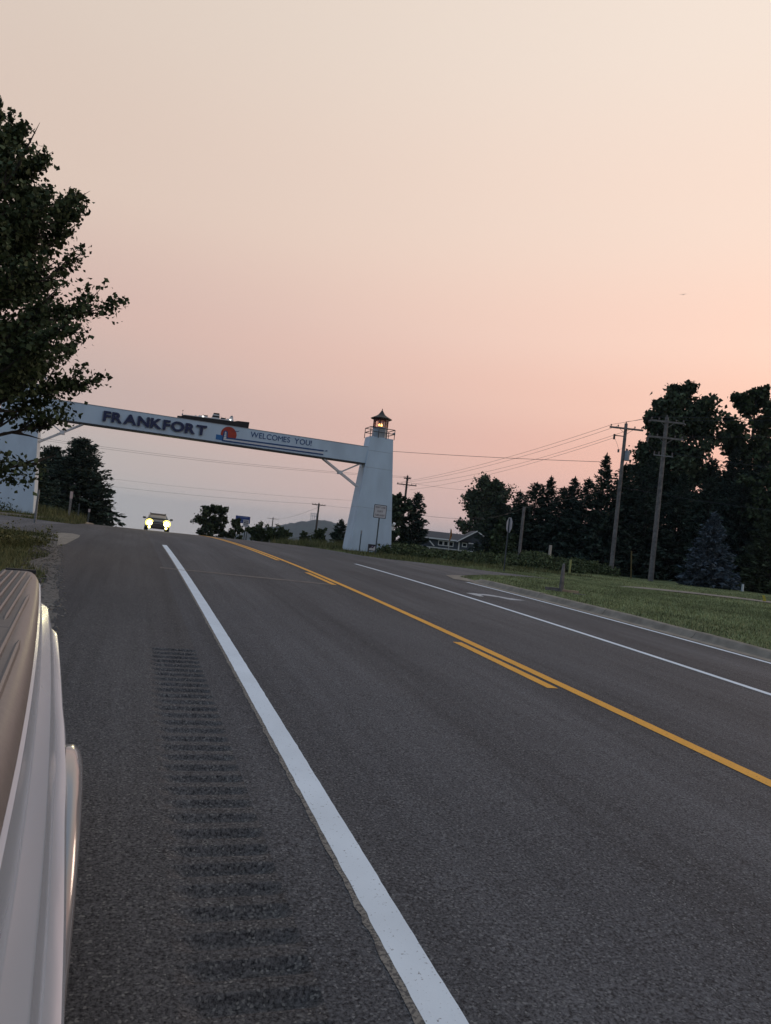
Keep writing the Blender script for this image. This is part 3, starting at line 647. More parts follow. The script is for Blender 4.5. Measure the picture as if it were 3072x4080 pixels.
# blue spruce
gS = conifer(71, 4.85, 1.75, 46, 10, 17, .30, .10, .72, .02, .09, .22, .85)
conifer_tree('blue_spruce', (34.95, 37.75, gz(34.95, 37.75)-.05), 0, gS, M_SPR, 'conical silvery blue spruce on the lawn before the evergreens', asp=.34)

# weeds along the far side of the lawn
n = 3800; u = rng.uniform(-.2, 15.5, n); v = rng.uniform(45.2, 49.5, n)+.10*np.sin(u*1.7); k = (u < 12.6) | (v > 47.8)
u, v = u[k], v[k]; xs = u*math.cos(_y)+v*math.sin(_y); ys = -u*math.sin(_y)+v*math.cos(_y)
hh = np.where(u < 6.5, .52, .72)*(.55+.30*np.sin(u*1.1)*np.sin(u*.43+1)+rng.uniform(-.3, .5, len(u)))*np.where(v < 46, .75, 1.15)
m = 13; T = rng.uniform(.02, 1.05, (len(u), m)); P = np.stack([xs[:, None]+rng.normal(0, .10, T.shape), ys[:, None]+rng.normal(0, .10, T.shape), lawn_z(xs, ys)[:, None]+hh[:, None]*T], -1).reshape(-1, 3)
V, F = leaf_cards(P, np.full(len(P), .17), asp=.5)
tag(np_mesh('roadside_weeds', V, F, M_WEED), 'tangled waist-high weeds along the foot of the evergreen row', 'weeds', kind='stuff')
# weeds at the left tower foot
n = 60; P = np.concatenate([np.array([-6.3, 43.6, gz(-6.3, 43.6)])+np.random.default_rng(5).normal(0, 1, (220, 3))*np.array([.32, .15, .0])+np.abs(np.random.default_rng(6).normal(0, 1, (220, 3)))*np.array([0, 0, .32])])
V, F = leaf_cards(P, np.full(len(P), .11), asp=.5); o = np_mesh('leafy_weed', V, F, M_BUSH); tag(o, 'leafy weed clump against the foot of the tree-hidden tower', 'weed', kind='stuff')
# leafy weeds on the near verge corner
r5 = np.random.default_rng(8); cx = r5.uniform(-3.6, -1.9, 26); cy = r5.uniform(17, 24.4, 26); ok = cx < xleft(cy)-.25; cx, cy = cx[ok], cy[ok]
P = np.concatenate([np.array([a, b, gz(a, b)])+np.concatenate([r5.normal(0, .13, (90, 2)), np.abs(r5.normal(0, .16, (90, 1)))], 1) for a, b in zip(cx, cy)])
V, F = leaf_cards(P, np.full(len(P), .06), asp=.6); tag(np_mesh('verge_weeds', V, F, M_GRASSL), 'low leafy weeds on the verge corner by the side road', 'weeds', kind='stuff')

# ------------------------------------------------------------------ far hill
def hill():
    az = np.linspace(-12, 62, 420); D0 = 2500
    kx = [-12, -4, 2, 6, 8.0, 8.7, 10.5, 12.2, 13.2, 14.2, 15.5, 17, 20, 26, 34, 45, 62]
    kz = [-96, -96, -92, -78, -50, -36, -16, 6, 24, 27, 20, 2, -18, -30, -26, -22, -30]
    top = np.interp(az, kx, kz); top = np.convolve(np.pad(top, 6, 'edge'), np.ones(13)/13, 'valid')
    r = np.random.default_rng(3); bump = np.convolve(r.normal(0, 1, len(az)+8), np.ones(4)/4, 'same')[4:-4]*3.2+np.abs(np.convolve(r.normal(0, 1, len(az)+2), np.ones(2)/2, 'same')[1:-1])*2.0
    V = []; rows = [(-520, 0.0), (-380, .30), (-260, .58), (-150, .82), (-60, .96), (0, 1.0), (120, .93), (400, .5), (800, 0)]
    for j, (dd, q) in enumerate(rows):
        for i, a in enumerate(az):
            ar = math.radians(a); d = D0+dd; z = -100+(top[i]+100)*q+(bump[i]*(q > .9) + r.normal(0, 2.2)*(0 < q < .95))
            V.append((d*math.sin(ar), d*math.cos(ar), z-(6 if q == 0 else 0)))
    n = len(az); id2 = np.arange(len(V)).reshape(-1, n)
    return np.array(V), np.stack([id2[:-1, :-1], id2[:-1, 1:], id2[1:, 1:], id2[1:, :-1]], -1).reshape(-1, 4)
M_HILL = pmat('wooded hill', (.022, .034, .030), .95, spec=.05, var=.5, scale=.02, detail=10)
V, F = hill(); tag(np_mesh('hill', V, F, M_HILL), kind='structure')
# lattice lookout on the hill top
hx, hy = 2500*math.sin(math.radians(13.42)), 2500*math.cos(math.radians(13.42))
tw = empty('lookout_tower', (hx, hy, 20), -.23, 'tiny pale lookout structure on top of the far hill', 'tower')
m = MB()
for a in (-9, -3, 3, 9):
    for b in (-4, 4): m.box(a-.9, a+.9, b-.9, b+.9, 0, 25)
m.build('legs', M_GREY, tw); MB().box(-11, 11, -6, 6, 15, 16.5).box(-11, 11, -6, 6, 23.5, 25).build('platform', M_GREY, tw)
# ------------------------------------------------------------------ text
def text_mesh(s, bold=0.0, ext=0.0):
    cu = bpy.data.curves.new('t', 'FONT'); cu.body = s; cu.size = 1; cu.extrude = ext; cu.offset = bold; cu.resolution_u = 6
    o = bpy.data.objects.new('t', cu); C.objects.link(o); dg = bpy.context.evaluated_depsgraph_get()
    me = bpy.data.meshes.new_from_object(o.evaluated_get(dg)); bpy.data.objects.remove(o); bpy.data.curves.remove(cu); return me
def letters(txt, x0, x1, zb, h, y, mat, parent, org, bold, depth, name, space=.55, gapk=.14):
    """upright letters facing -y, fitted between x0 and x1; each one its own part"""
    ms = []
    for ch in txt:
        if ch == ' ': ms.append(None); continue
        me = text_mesh(ch, 0 if ch == 'M' else bold, .5); co = np.array([v.co[:] for v in me.vertices]); ms.append((me, co))
    caps = [m[1][:, 1].max()-m[1][:, 1].min() for m in ms if m]; ch_h = np.median(caps); k = h/ch_h
    ws = [(m[1][:, 0].max()-m[1][:, 0].min())*k if m else h*space for m in ms]
    ref = sum(ws)+gapk*h*(len(ws)-1); xs = (x1-x0)/ref; gap = gapk*h*xs; x = x0
    for m, w in zip(ms, ws):
        if m:
            me, co = m; q = np.zeros_like(co)
            q[:, 0] = x+(co[:, 0]-co[:, 0].min())*k*xs; q[:, 2] = zb+(co[:, 1]-min(0, co[:, 1].min()) if abs(co[:, 1].min()) < .05 else co[:, 1]-co[:, 1].min())*k
            q[:, 1] = y-depth*(co[:, 2]+.5)
            q -= np.array(org); me.vertices.foreach_set('co', q.ravel()); me.update(); me.materials.append(mat)
            o = bpy.data.objects.new(name, me); C.objects.link(o); o.parent = parent
        x += w*xs+gap
class WB(MB):     # vertices given in world coordinates, stored relative to the thing's origin
    def at(s, org): s.v = [(a-org[0], b-org[1], c-org[2]) for a, b, c in s.v]; return s

# ------------------------------------------------------------------ welcome arch
AO = (4.1, 45.0, .40)
arch = empty('welcome_arch', AO, 0, 'white welcome arch of two lighthouse towers joined by a lettered beam', 'arch')
M_LAMP = pmat('lamp glow', (1, .6, .25), .4, emit=(1.0, .50, .16), estr=9)
M_LGLASS = pmat('lantern glass', (.55, .42, .38), .25, trans=.85)
def rect(xc, yc, hx, hy, z): return [(xc-hx, yc-hy, z), (xc+hx, yc-hy, z), (xc+hx, yc+hy, z), (xc-hx, yc+hy, z)]
def tower(xc, yc, zb, hb, ht, full=True):
    zt = 7.75
    def half(z): t = (z-.4)/(zt-.4); return (hb[0]+(ht[0]-hb[0])*t, hb[1]+(ht[1]-hb[1])*t)
    core = WB(); a = half(zb); b = half(zt-.02)
    core.loft([rect(xc, yc, a[0]-.012, a[1]-.012, zb), rect(xc, yc, b[0]-.012, b[1]-.012, zt-.02)], True, True)
    tw = core.at(AO).build('tower', M_GREY, arch)
    lev = [zb, 3.22, 5.76, 6.84, zt]
    for i in range(4):
        z0, z1 = lev[i]+(.007 if i else 0), lev[i+1]-(.007 if i < 3 else 0); a, b = half(z0), half(z1)
        WB().loft([rect(xc, yc, *a, z0), rect(xc, yc, *b, z1)], True, True).at(AO).build('wall_panel', M_TOWER, tw, bevel=.012)
    hx, hy = ht[0]+.04, ht[1]+.04
    rail = WB()
    for sx in (-1, -.33, .33, 1):
        for sy in (-1, 1): rail.box(xc+sx*hx-.018, xc+sx*hx+.018, yc+sy*hy-.018, yc+sy*hy+.018, zt-.05, zt+.60)
    for zz in (zt+.32, zt+.59):
        for sy in (-1, 1): rail.box(xc-hx-.01, xc+hx+.01, yc+sy*hy-.02, yc+sy*hy+.02, zz-.02, zz+.022)
        for sx in (-1, 1): rail.box(xc+sx*hx-.021, xc+sx*hx+.021, yc-hy, yc+hy, zz-.017, zz+.019)
    rail.at(AO).build('railing', M_DARK, tw)
    k = 8; ph = math.pi/8
    WB().frustum((xc, yc, zt), (xc, yc, zt+.63), .50, .48, k, True, ph).frustum((xc, yc, zt+.63), (xc, yc, zt+.67), .53, .53, k, True, ph).at(AO).build('lantern_base', M_GREY, tw)
    post = WB()
    for i in range(k):
        t = 2*math.pi*i/k+ph; p = (xc+.455*math.cos(t), yc+.455*math.sin(t)); post.frustum((*p, zt+.67), (*p, zt+1.2), .038, .038, 6)
    post.frustum((xc, yc, zt+1.12), (xc, yc, zt+1.24), .50, .50, k, True, ph); post.at(AO).build('lantern_frame', M_LRED, tw)
    gl = WB()
    for i in range(k):
        t0 = 2*math.pi*i/k+ph; t1 = 2*math.pi*(i+1)/k+ph; r = .44
        gl.quad((xc+r*math.cos(t0), yc+r*math.sin(t0), zt+.68), (xc+r*math.cos(t1), yc+r*math.sin(t1), zt+.68), (xc+r*math.cos(t1), yc+r*math.sin(t1), zt+1.115), (xc+r*math.cos(t0), yc+r*math.sin(t0), zt+1.115))
    gl.at(AO).build('lantern_glazing', M_LGLASS, tw)
    WB().frustum((xc, yc, zt+.672), (xc, yc, zt+.76), .10, .07, 10).at(AO).build('lamp_base', M_LRED, tw)
    WB().frustum((xc, yc, zt+.76), (xc, yc, zt+.85), .05, .075, 10).frustum((xc, yc, zt+.85), (xc, yc, zt+.93), .075, .03, 10).at(AO).build('lamp', M_LAMP, tw, smooth=True)
    pr = [(.67, 1.22), (.69, 1.28), (.55, 1.35), (.36, 1.44), (.22, 1.54), (.13, 1.66), (.07, 1.76), (.035, 1.82)]
    rf = WB(); secs = [[(xc+r*math.cos(2*math.pi*i/k+ph), yc+r*math.sin(2*math.pi*i/k+ph), zt+z) for i in range(k)] for r, z in pr]
    rf.loft(secs, True, True); rf.frustum((xc, yc, zt+1.80), (xc, yc, zt+1.93), .02, .012, 6).frustum((xc, yc, zt+1.86), (xc, yc, zt+1.90), .035, .035, 6)
    rf.at(AO).build('lantern_roof', M_ROOFT, tw)
    sp = WB(); sp.frustum((xc+hx+.03, yc-.1, zt+.42), (xc+hx+.18, yc-.1, zt+.42), .05, .10, 8); sp.at(AO).build('loudspeaker', M_GREY, tw)
    return tw
tower(14.42, 45.0, .28, (1.385, .86), (.765, .56))
tower(-6.24, 45.0, .42, (1.30, .86), (.86, .56))
BY0, BY1, BZ0, BZ1 = 44.42, 45.10, 6.0, 7.03
beam = WB().box(-5.4, 13.72, BY0, BY1, BZ0, BZ1).at(AO).build('beam', M_TOWER, arch, bevel=.012)
WB().box(-5.3, 13.6, BY0-.02, BY1+.02, BZ0-.075, BZ0-.003).at(AO).build('beam_flange', M_DARK, beam)
WB().box(-5.0, 13.6, BY0-.015, BY1+.015, BZ1+.002, BZ1+.03).at(AO).build('beam_cap', M_GREY, beam)
letters('FRANKFORT', -2.10, 3.58, 6.21, .57, BY0-.015, M_GREY, beam, AO, .036, .004, 'letter_shadow', gapk=.08)
letters('FRANKFORT', -2.04, 3.64, 6.25, .57, BY0-.05, M_NAVY, beam, AO, .036, .05, 'letter', gapk=.08)
letters('WELCOMES YOU!', 6.2, 9.95, 6.57, .325, BY0-.004, M_DBLUE, beam, AO, .006, .012, 'painted_letter', .6)
# emblem: sun, lighthouse, pier and water stripes
def disc(xc, zc, r, a0, a1, n=24): return [(xc+r*math.cos(a), zc+r*math.sin(a)) for a in np.linspace(a0, a1, n)]
yf = BY0
def flat(poly, off, name, mat): return WB().prism(poly, yf-off, yf-off+.004).at(AO).build(name, mat, beam)
flat(disc(4.93, 6.52, .465, -.42, math.pi+.62, 30), .006, 'emblem_sun', M_RED)
flat([(4.21, 6.13), (4.58, 6.12), (4.58, 6.42), (4.21, 6.43)], .007, 'emblem_water', M_BLUE)
flat([(4.56, 6.10), (4.90, 6.10), (4.87, 6.55)]+disc(4.74, 6.60, .13, 0, math.pi, 9)+[(4.61, 6.55)], .011, 'emblem_arch', M_DBLUE)
lh = WB(); 
for z0, z1, w0, w1 in ((6.27, 6.36, .075, .07), (6.38, 6.47, .066, .06), (6.49, 6.56, .058, .053), (6.58, 6.66, .05, .03)): lh.prism([(4.74-w0, z0), (4.74+w0, z0), (4.74+w1, z1), (4.74-w1, z1)], yf-.016, yf-.012)
lh.at(AO).build('emblem_lighthouse', M_TRIMW, beam)
flat([(4.66, 6.14), (10.75, 6.20), (10.75, 6.30), (4.88, 6.245), (4.66, 6.27)], .012, 'emblem_pier', M_TRIMW)
flat([(4.88, 6.265), (10.75, 6.345), (10.75, 6.425), (4.88, 6.345)], .016, 'emblem_stripe', M_DBLUE)
flat([(4.60, 6.075), (10.75, 6.115), (10.75, 6.19), (4.60, 6.16)], .016, 'emblem_stripe', M_DBLUE)
flat([(10.77, 6.38), (10.86, 6.41), (10.95, 6.45), (11.02, 6.40), (10.9, 6.365)], .016, 'emblem_bird', M_DBLUE)
flat([(5.18, 6.76), (5.33, 6.80), (5.45, 6.80), (5.55, 6.86), (5.46, 6.765), (5.33, 6.765)], .016, 'emblem_gull', M_DBLUE)
# knee braces
def brace(x0, z0, x1, z1, xj, zj, xs, zs, name='knee_brace'):
    for yy in (44.52, 44.98):
        b = WB(); b.tube([(x0, yy, z0), (x1, yy, z1)], .055, 4); b.tube([(xj, yy, zj), (xs, yy, zs)], .04, 4); b.box(xj-.11, xj+.11, yy-.06, yy+.06, zj-.1, zj+.1)
        b.at(AO).build(name, M_TRIMW, arch)
brace(10.85, 5.93, 13.28, 4.47, 12.02, 5.23, 13.2, 5.9)
brace(-3.05, 5.93, -5.2, 4.6, -4.05, 5.31, -4.95, 5.9)
WB().box(15.72, 15.92, 44.55, 44.8, 2.0, 2.25).frustum((15.82, 44.55, 2.3), (15.86, 44.35, 2.45), .05, .1, 8).at(AO).build('floodlight', M_WHITEP, arch)

# ------------------------------------------------------------------ ship model on the beam
SO = (4.0, 44.75, 7.06); SU = (4.0, 44.75, 6.985)
ship = empty('ship_model', SO, 0, 'black model ferry with white deckhouses standing on the arch beam', 'ship model')
M_HULL = pmat('black hull', (.006, .005, .006), .6)
hp = [(1.95, 6.987), (1.92, 7.11), (2.14, 7.13), (2.22, 7.205), (3.6, 7.245), (5.17, 7.285), (5.37, 7.345), (6.07, 7.375), (6.05, 6.987)]
WB().prism(hp, 44.52, 44.98).at(SU).build('hull', M_HULL, ship, bevel=.01)
WB().prism([(2.3, 7.207), (3.6, 7.247), (5.14, 7.287), (5.14, 7.345), (2.3, 7.245)], 44.60, 44.90).at(SU).build('deck', M_TRIMW, ship)
for x0, x1, z0, z1, m in ((3.12, 3.62, 7.26, 7.345, M_TRIMW), (3.36, 3.63, 7.346, 7.40, M_DARK), (4.40, 4.68, 7.32, 7.41, M_DARK), (4.74, 5.13, 7.30, 7.40, M_TRIMW), (4.92, 5.10, 7.401, 7.53, M_TRIMW), (4.96, 5.08, 7.532, 7.60, M_GREY), (3.86, 4.32, 7.27, 7.36, M_TRIMW), (2.9, 3.0, 7.24, 7.31, M_TRIMW)):
    WB().box(x0, x1, 44.63, 44.87, z0, z1).at(SU).build('deckhouse', m, ship, bevel=.006)
fu = WB().prism([(3.88, 7.362), (4.32, 7.362), (4.28, 7.64), (3.96, 7.62)], 44.66, 44.84).at(SU).build('funnel', M_HULL, ship, bevel=.008)
WB().prism([(3.905, 7.47), (4.312, 7.47), (4.303, 7.54), (3.925, 7.54)], 44.652, 44.848).at(SU).build('funnel_band', M_TRIMW, fu)
for x, z0, z1 in ((2.2, 7.20, 7.46), (3.36, 7.40, 7.48), (3.63, 7.40, 7.47), (4.40, 7.41, 7.52), (4.68, 7.41, 7.5), (5.03, 7.6, 7.68)):
    WB().frustum((x, 44.75, z0), (x, 44.75, z1), .008, .006, 5).at(SU).build('mast', M_DARK, ship)
WB().frustum((2.2, 44.75, 7.46), (2.2, 44.75, 7.50), .03, .03, 8).at(SU).build('masthead_ball', M_DARK, ship)
WB().box(2.16, 2.24, 44.7, 44.8, 7.21, 7.30).at(SU).build('winch', M_GREY, ship)
M_DOT = pmat('deck lamp', (1, 1, 1), .4, emit=(1, .97, .9), estr=5)
for x, z in ((3.36, 7.30), (4.95, 7.35)): WB().frustum((x, 44.57, z), (x, 44.60, z), .03, .03, 8).at(SU).build('deck_lamp', M_DOT, ship)

# ------------------------------------------------------------------ signs and posts
def round_rect(w, h, r, n=4):
    P = []
    for cx_, cz_, a in ((w/2-r, h/2-r, 0), (-w/2+r, h/2-r, 1), (-w/2+r, -h/2+r, 2), (w/2-r, -h/2+r, 3)):
        P += [(cx_+r*math.cos((a+t/n)*math.pi/2), cz_+r*math.sin((a+t/n)*math.pi/2)) for t in range(n+1)]
    return P
M_SIGNW = pmat('sign white', (.50, .49, .50), .5, var=.05, scale=5)
M_SIGNK = pmat('sign black', (.018, .018, .028), .5)
M_SIGNB = pmat('sign blue', (.016, .045, .21), .5, var=.1, scale=4)
M_POST = pmat('green-grey post', (.055, .07, .08), .6, metal=.4, var=.15, scale=9)
sg = empty('lane_sign', (13.53, 40.5, gz(13.53, 40.5)), 0, 'white lane-use sign reading RIGHT LANE MUST TURN RIGHT before the tower', 'sign')
zc = 2.97-sg.location.z
MB().box(-.035, .035, .012, .05, -.2, zc+.34).build('post', M_POST, sg)
pl = MB().prism([(x, z+zc) for x, z in round_rect(.77, .77, .05)], -.012, .008).build('sign_plate', M_SIGNK, sg)
MB().prism([(x, z+zc) for x, z in round_rect(.70, .70, .04)], -.016, -.0125).build('sign_face', M_SIGNW, pl)
for txt, zz, w in (('RIGHT LANE', .185, .60), ('MUST', -.045, .34), ('TURN RIGHT', -.27, .60)):
    letters(txt, -w/2, w/2, zc+zz, .105, -.0165, M_SIGNK, pl, (0, 0, 0), .012, .002, 'letter', .35)
# small picture board at the tower foot
bo = empty('picture_board', (13.74, 41.86, gz(13.74, 41.86)), 0, 'small dark picture board standing at the foot of the tower', 'board')
z0 = .62-bo.location.z
MB().box(-.26, .26, -.02, .03, z0, z0+.40).build('panel', M_SIGNK, bo, bevel=.01)
MB().prism([(-.19, z0+.05), (.13, z0+.04), (.20, z0+.06), (.20, z0+.30), (.12, z0+.28), (.05, z0+.16), (-.06, z0+.2), (-.19, z0+.14)], -.026, -.021).build('picture', M_SIGNW, bo)
MB().prism([(-.06, z0+.24), (.0, z0+.31), (.05, z0+.25)], -.026, -.021).build('picture_mark', pmat('mauve print', (.3, .2, .38), .6), bo)
for x in (-.2, .2): MB().box(x-.02, x+.02, 0, .03, -.1, z0).build('leg', M_SIGNK, bo)
def post(name, x, y, z1, r, mat, label, cat='post', cap=None, tip=False, z0=None, group=None, sq=False):
    b = gz(x, y) if z0 is None else z0
    e = empty(name, (x, y, b), .3, label, cat, group); h = z1-b
    m = MB()
    if sq: m.box(-r, r, -r*.6, r*.6, -.2, h-(r*1.5 if tip else 0)); 
    else: m.frustum((0, 0, -.2), (0, 0, h), r, r*.92, 8)
    if tip: m.frustum((0, 0, h-r*1.5), (0, 0, h), r*1.0, .006, 4, True, math.pi/4)
    m.build('shaft', mat, e)
    if cap: MB().box(-r*1.25, r*1.25, -r*.8, r*.8, h-cap[0], h+.01).build('reflector', cap[1], e)
    return e
M_CAPW = pmat('white reflector', (.5, .42, .42), .5)
post('delineator_post', 12.74, 41.12, 1.76, .035, M_POST, 'thin dark delineator post in grass before the white tower', cap=(.18, M_GREY))
post('delineator_post', -3.48, 48.8, 2.15, .06, M_STEEL, 'tall grey roadside post with pale top beside the dark evergreens', cap=(.42, M_CAPW), sq=True)
post('sign_post', -3.83, 35.2, 1.95, .05, M_STEEL, 'slim steel post standing against the tower under the poplar', z0=gz(-3.83, 35.2))
post('delineator_post', -3.42, 56.2, 1.46, .045, M_POST, 'short dark roadside post between the pale-topped post and the crest', sq=True)
post('delineator_post', -2.88, 59.2, 1.1, .055, M_POST, 'short post with pale cap just before the crest', cap=(.22, M_CAPW), sq=True)
# stop sign, seen from the back
st = empty('stop_sign', (17.87, 33.0, gz(17.87, 33)), math.radians(82.5), 'octagonal stop sign seen from behind at the side road', 'sign')
zc = 2.85-st.location.z
MB().box(-.04, .04, .006, .05, -.2, zc+.33).build('post', M_POST, st)
MB().prism([(.41*math.cos(math.pi*(i+.5)/4), zc+.41*math.sin(math.pi*(i+.5)/4)) for i in range(8)], -.008, .004).build('sign_plate', pmat('bare aluminium', (.40, .40, .43), .45, metal=.4, var=.1, scale=6), st)
MB().prism([(.40*math.cos(math.pi*(i+.5)/4), zc+.40*math.sin(math.pi*(i+.5)/4)) for i in range(8)], -.012, -.0085).build('sign_face', M_RED, st)
letters('STOP', -.25, .25, zc-.12, .25, -.0125, M_SIGNW, st, (0, 0, 0), .01, .002, 'letter')
# blue sign and speed sign beyond the crest
sx_, sy_ = 13.67, 95.8; bs = empty('blue_sign', (sx_, sy_, gz(sx_, sy_)), 0, 'wide blue information sign on two posts beyond the crest', 'sign')
b0 = bs.location.z
MB().box(-.93, .93, -.015, .015, 1.06-b0, 1.99-b0).build('sign_panel', M_SIGNB, bs, bevel=.01)
for x in (-.72, .72): MB().box(x-.05, x+.05, .016, .08, -.3, 1.6-b0).build('post', M_STEEL, bs)
M_BLUEL = pmat('pale blue print', (.12, .17, .34), .6)
for x0, x1, z in ((-.7, .62, 1.80), (-.78, -.2, 1.48), (-.05, .25, 1.50), (-.75, -.1, 1.22)): MB().box(x0, x1, -.02, -.016, z-b0, z+.09-b0).build('print_line', M_BLUEL, bs)
MB().box(-.86, -.78, -.02, -.016, 1.44-b0, 1.54-b0).build('print_mark', M_SIGNW, bs)
sx_, sy_ = 11.12, 75.5; ss = empty('speed_sign', (sx_, sy_, gz(sx_, sy_)), 0, 'white rectangular road sign with dark print in front of the blue sign', 'sign'); b0 = ss.location.z
p_ = MB().prism([(x*1.0, z+1.23-b0) for x, z in round_rect(.56, .72, .04)], -.012, .0).build('sign_plate', M_SIGNW, ss)
for x0, x1, z, h in ((-.2, .2, 1.42, .07), (-.19, -.02, 1.2, .13), (.04, .19, 1.2, .12), (-.18, .18, 1.04, .06)): MB().box(x0, x1, -.016, -.0125, z-b0, z+h-b0).build('print_line', M_SIGNK, p_)
MB().box(-.05, .03, .002, .06, -.3, 1.3-b0).build('post', M_POST, ss); MB().box(.16, .22, .03, .09, -.3, 1.2-b0).build('post', M_POST, ss)

# wooden post with lumber on the lawn
e = empty('wooden_post', (12.56, 19.52, gz(12.56, 19.52)), .2, 'weathered grey wooden post with pointed top on the lawn', 'post'); h = 1.42-e.location.z
MB().prism([(-.058, -.2), (.058, -.2), (.052, h-.42), (.030, h-.12), (.018, h), (-.008, h-.03), (-.02, h-.16), (-.048, h-.40)], -.045, .045).build('shaft', M_WOOD, e, bevel=.008)
for x, y, rz, L_, w, hh, zz, lb in ((12.43, 19.66, .10, .62, .07, .05, .045, 'upper grey board of the short stack behind the wooden post'), (12.40, 19.64, .06, .55, .09, .045, -.003, 'lower grey board of the short stack behind the wooden post'), (12.83, 19.43, -.08, .50, .10, .07, .0, 'pale tan block of lumber lying beside the wooden post'), (12.82, 18.93, -.12, .36, .07, .03, -.002, 'thin board lying alone on the lawn near the wooden post')):
    m = MB().box(-L_/2, L_/2, -w/2, w/2, 0, hh).build('lumber_board', M_LUMBER if 'tan' in lb else M_WOOD, None, bevel=.006); m.location = (x, y, gz(x, y)+.02+zz); m.rotation_euler = (0, 0, rz-.3); tag(m, lb, 'board', 'lumber on the lawn')
post('marker_stake', 25.84, 41.9, 2.2, .085, pmat('pale stake', (.42, .38, .33), .7), 'pale flat-topped marker post standing among the tall weeds', sq=True)
post('marker_stake', 23.78, 36.3, 1.44, .06, pmat('lime marker', (.26, .28, .10), .7), 'lime marker stake standing in the lawn before the weeds', sq=True)
post('marker_stake', 31.6, 41.0, 2.43, .04, pmat('ochre marker', (.13, .10, .035), .7), 'tall ochre marker stake leaning beside the bare-footed utility pole', sq=True).rotation_euler = (0, -.13, .3)
post('pipe_marker', 36.26, 36.26, 1.1, .09, M_WHITEP, 'short white pipe standing on lawn beside the blue spruce')
e = empty('yellow_marker', (27.0, 25.7, gz(27, 25.7)), -.3, 'small bent yellow utility marker beside the footpath', 'marker')
MB().loft([[(-.09, -.02, -.1), (.07, -.02, -.1), (.07, .02, -.1), (-.09, .02, -.1)], [(-.05, -.02, .12), (.07, -.02, .12), (.07, .02, .12), (-.05, .02, .12)], [(-.11, -.02, .30), (-.01, -.02, .30), (-.01, .02, .30), (-.11, .02, .30)]], True, True).build('flag', M_YELP, e)

# ------------------------------------------------------------------ utility poles
AR = Vector((math.cos(_y), -math.sin(_y), 0))
def upole(x, y, top, r0, r1, arms, label, mat=None, zb=None, extra=None, ins=True):
    b = gz(x, y) if zb is None else zb; h = top-b
    e = empty('utility_pole', (x, y, b), -_y, label, 'utility pole'); mat = mat or M_WOOD
    MB().frustum((0, 0, -.3), (0, 0, h), r0, r1, 10).build('pole_shaft', mat, e, smooth=True)
    for z, hl_, off in arms:
        zz = z-b; a = MB().box(off-hl_, off+hl_, -r1-.10, -r1-.005, zz-.06, zz+.06).build('crossarm', M_WOODD if mat is M_WOODD else mat, e)
        br = MB()
        for s in (-1, 1): br.tube([(off+s*hl_*.38, -r1-.05, zz-.06), (0, -r1-.03, zz-.42)], .016, 4)
        br.build('brace', M_STEEL, a)
        if ins:
            for q in (-.92, -.5, .5, .92):
                MB().frustum((off+q*hl_, -r1-.05, zz+.06), (off+q*hl_, -r1-.05, zz+.12), .022, .03, 6).frustum((off+q*hl_, -r1-.05, zz+.12), (off+q*hl_, -r1-.05, zz+.22), .055, .035, 8).build('insulator', M_CER, a)
    MB().frustum((0, 0, h), (0, 0, h+.14), .05, .035, 8).build('pole_top_insulator', M_CER, e)
    if extra: extra(e, b)
    return e
def ex1(e, b):
    t = MB().frustum((.27, -.05, 8.86-b), (.27, -.05, 9.50-b), .19, .19, 12).frustum((.27, -.05, 9.50-b), (.27, -.05, 9.56-b), .205, .17, 12).build('transformer', M_GREY, e, smooth=True)
    MB().frustum((.27, -.05, 9.56-b), (.27, -.05, 9.72-b), .03, .02, 6).build('bushing', M_CER, t)
    MB().box(-.75, -.1, -.03, .03, 10.56-b, 10.62-b).box(-.82, -.70, -.05, .05, 10.30-b, 10.68-b).build('cutout_bracket', M_DARK, e)
    MB().box(-.42, -.30, -.04, .04, 9.4-b, 9.62-b).build('arrester', M_CER, e)
    MB().tube([(-.72, 0, 10.4-b), (-.5, 0, 10.0-b), (-.35, 0, 9.6-b), (.1, -.05, 9.75-b), (.27, -.05, 9.7-b)], .01, 4).build('jumper_wire', M_WIRE, e)
def ex2(e, b):
    MB().box(-.7, .62, -.16, -.10, 9.02-b, 9.08-b).build('lower_bracket', M_STEEL, e)
    for x in (-.66, -.35, .55): MB().frustum((x, -.13, 9.08-b), (x, -.13, 9.32-b), .05, .04, 8).build('insulator', M_CER, e)
    for x in (-1.25, 1.15): MB().frustum((x*.98, -.16, 11.2-b), (x*1.02, -.3, 11.3-b), .07, .05, 8).build('suspension_insulator', M_CER, e)
    MB().tube([(-1.2, -.16, 10.2-b), (-1.22, -.16, 9.8-b)], .05, 8).build('suspension_insulator', M_CER, e)
    MB().tube([(-1.2, -.16, 9.8-b), (-.9, -.2, 9.5-b), (-.64, -.13, 9.3-b)], .01, 4).build('jumper_wire', M_WIRE, e)
upole(32.70, 44.70, 11.52, .17, .115, [(11.13, 1.2, .0)], 'weathered utility pole with one crossarm and a grey transformer can', extra=ex1)
upole(33.42, 41.30, 11.72, .19, .13, [(11.36, 1.17, .0), (10.26, 1.2, .0)], 'taller weathered utility pole with two crossarms rising from the lawn', extra=ex2)
upole(31.2, 84.4, 9.07, .17, .12, [(7.96, 1.2, .0), (8.74, .45, .0)], 'dark utility pole with two crossarms just beyond the lighthouse tower', M_WOODD)
upole(26.2, 107.3, 5.15, .17, .12, [(4.92, 1.0, .0)], 'slim utility pole with one crossarm beyond the arch, before the far hill', M_WOODD)
upole(45.5, 248.6, 3.1, .22, .16, [(2.7, 1.9, .0)], 'farthest small utility pole with one crossarm above the bushes', M_WOODD)
post('service_pole', 23.47, 41.63, 4.42, .10, M_WOOD, 'short bare service pole without crossarm behind the stop sign', 'utility pole')

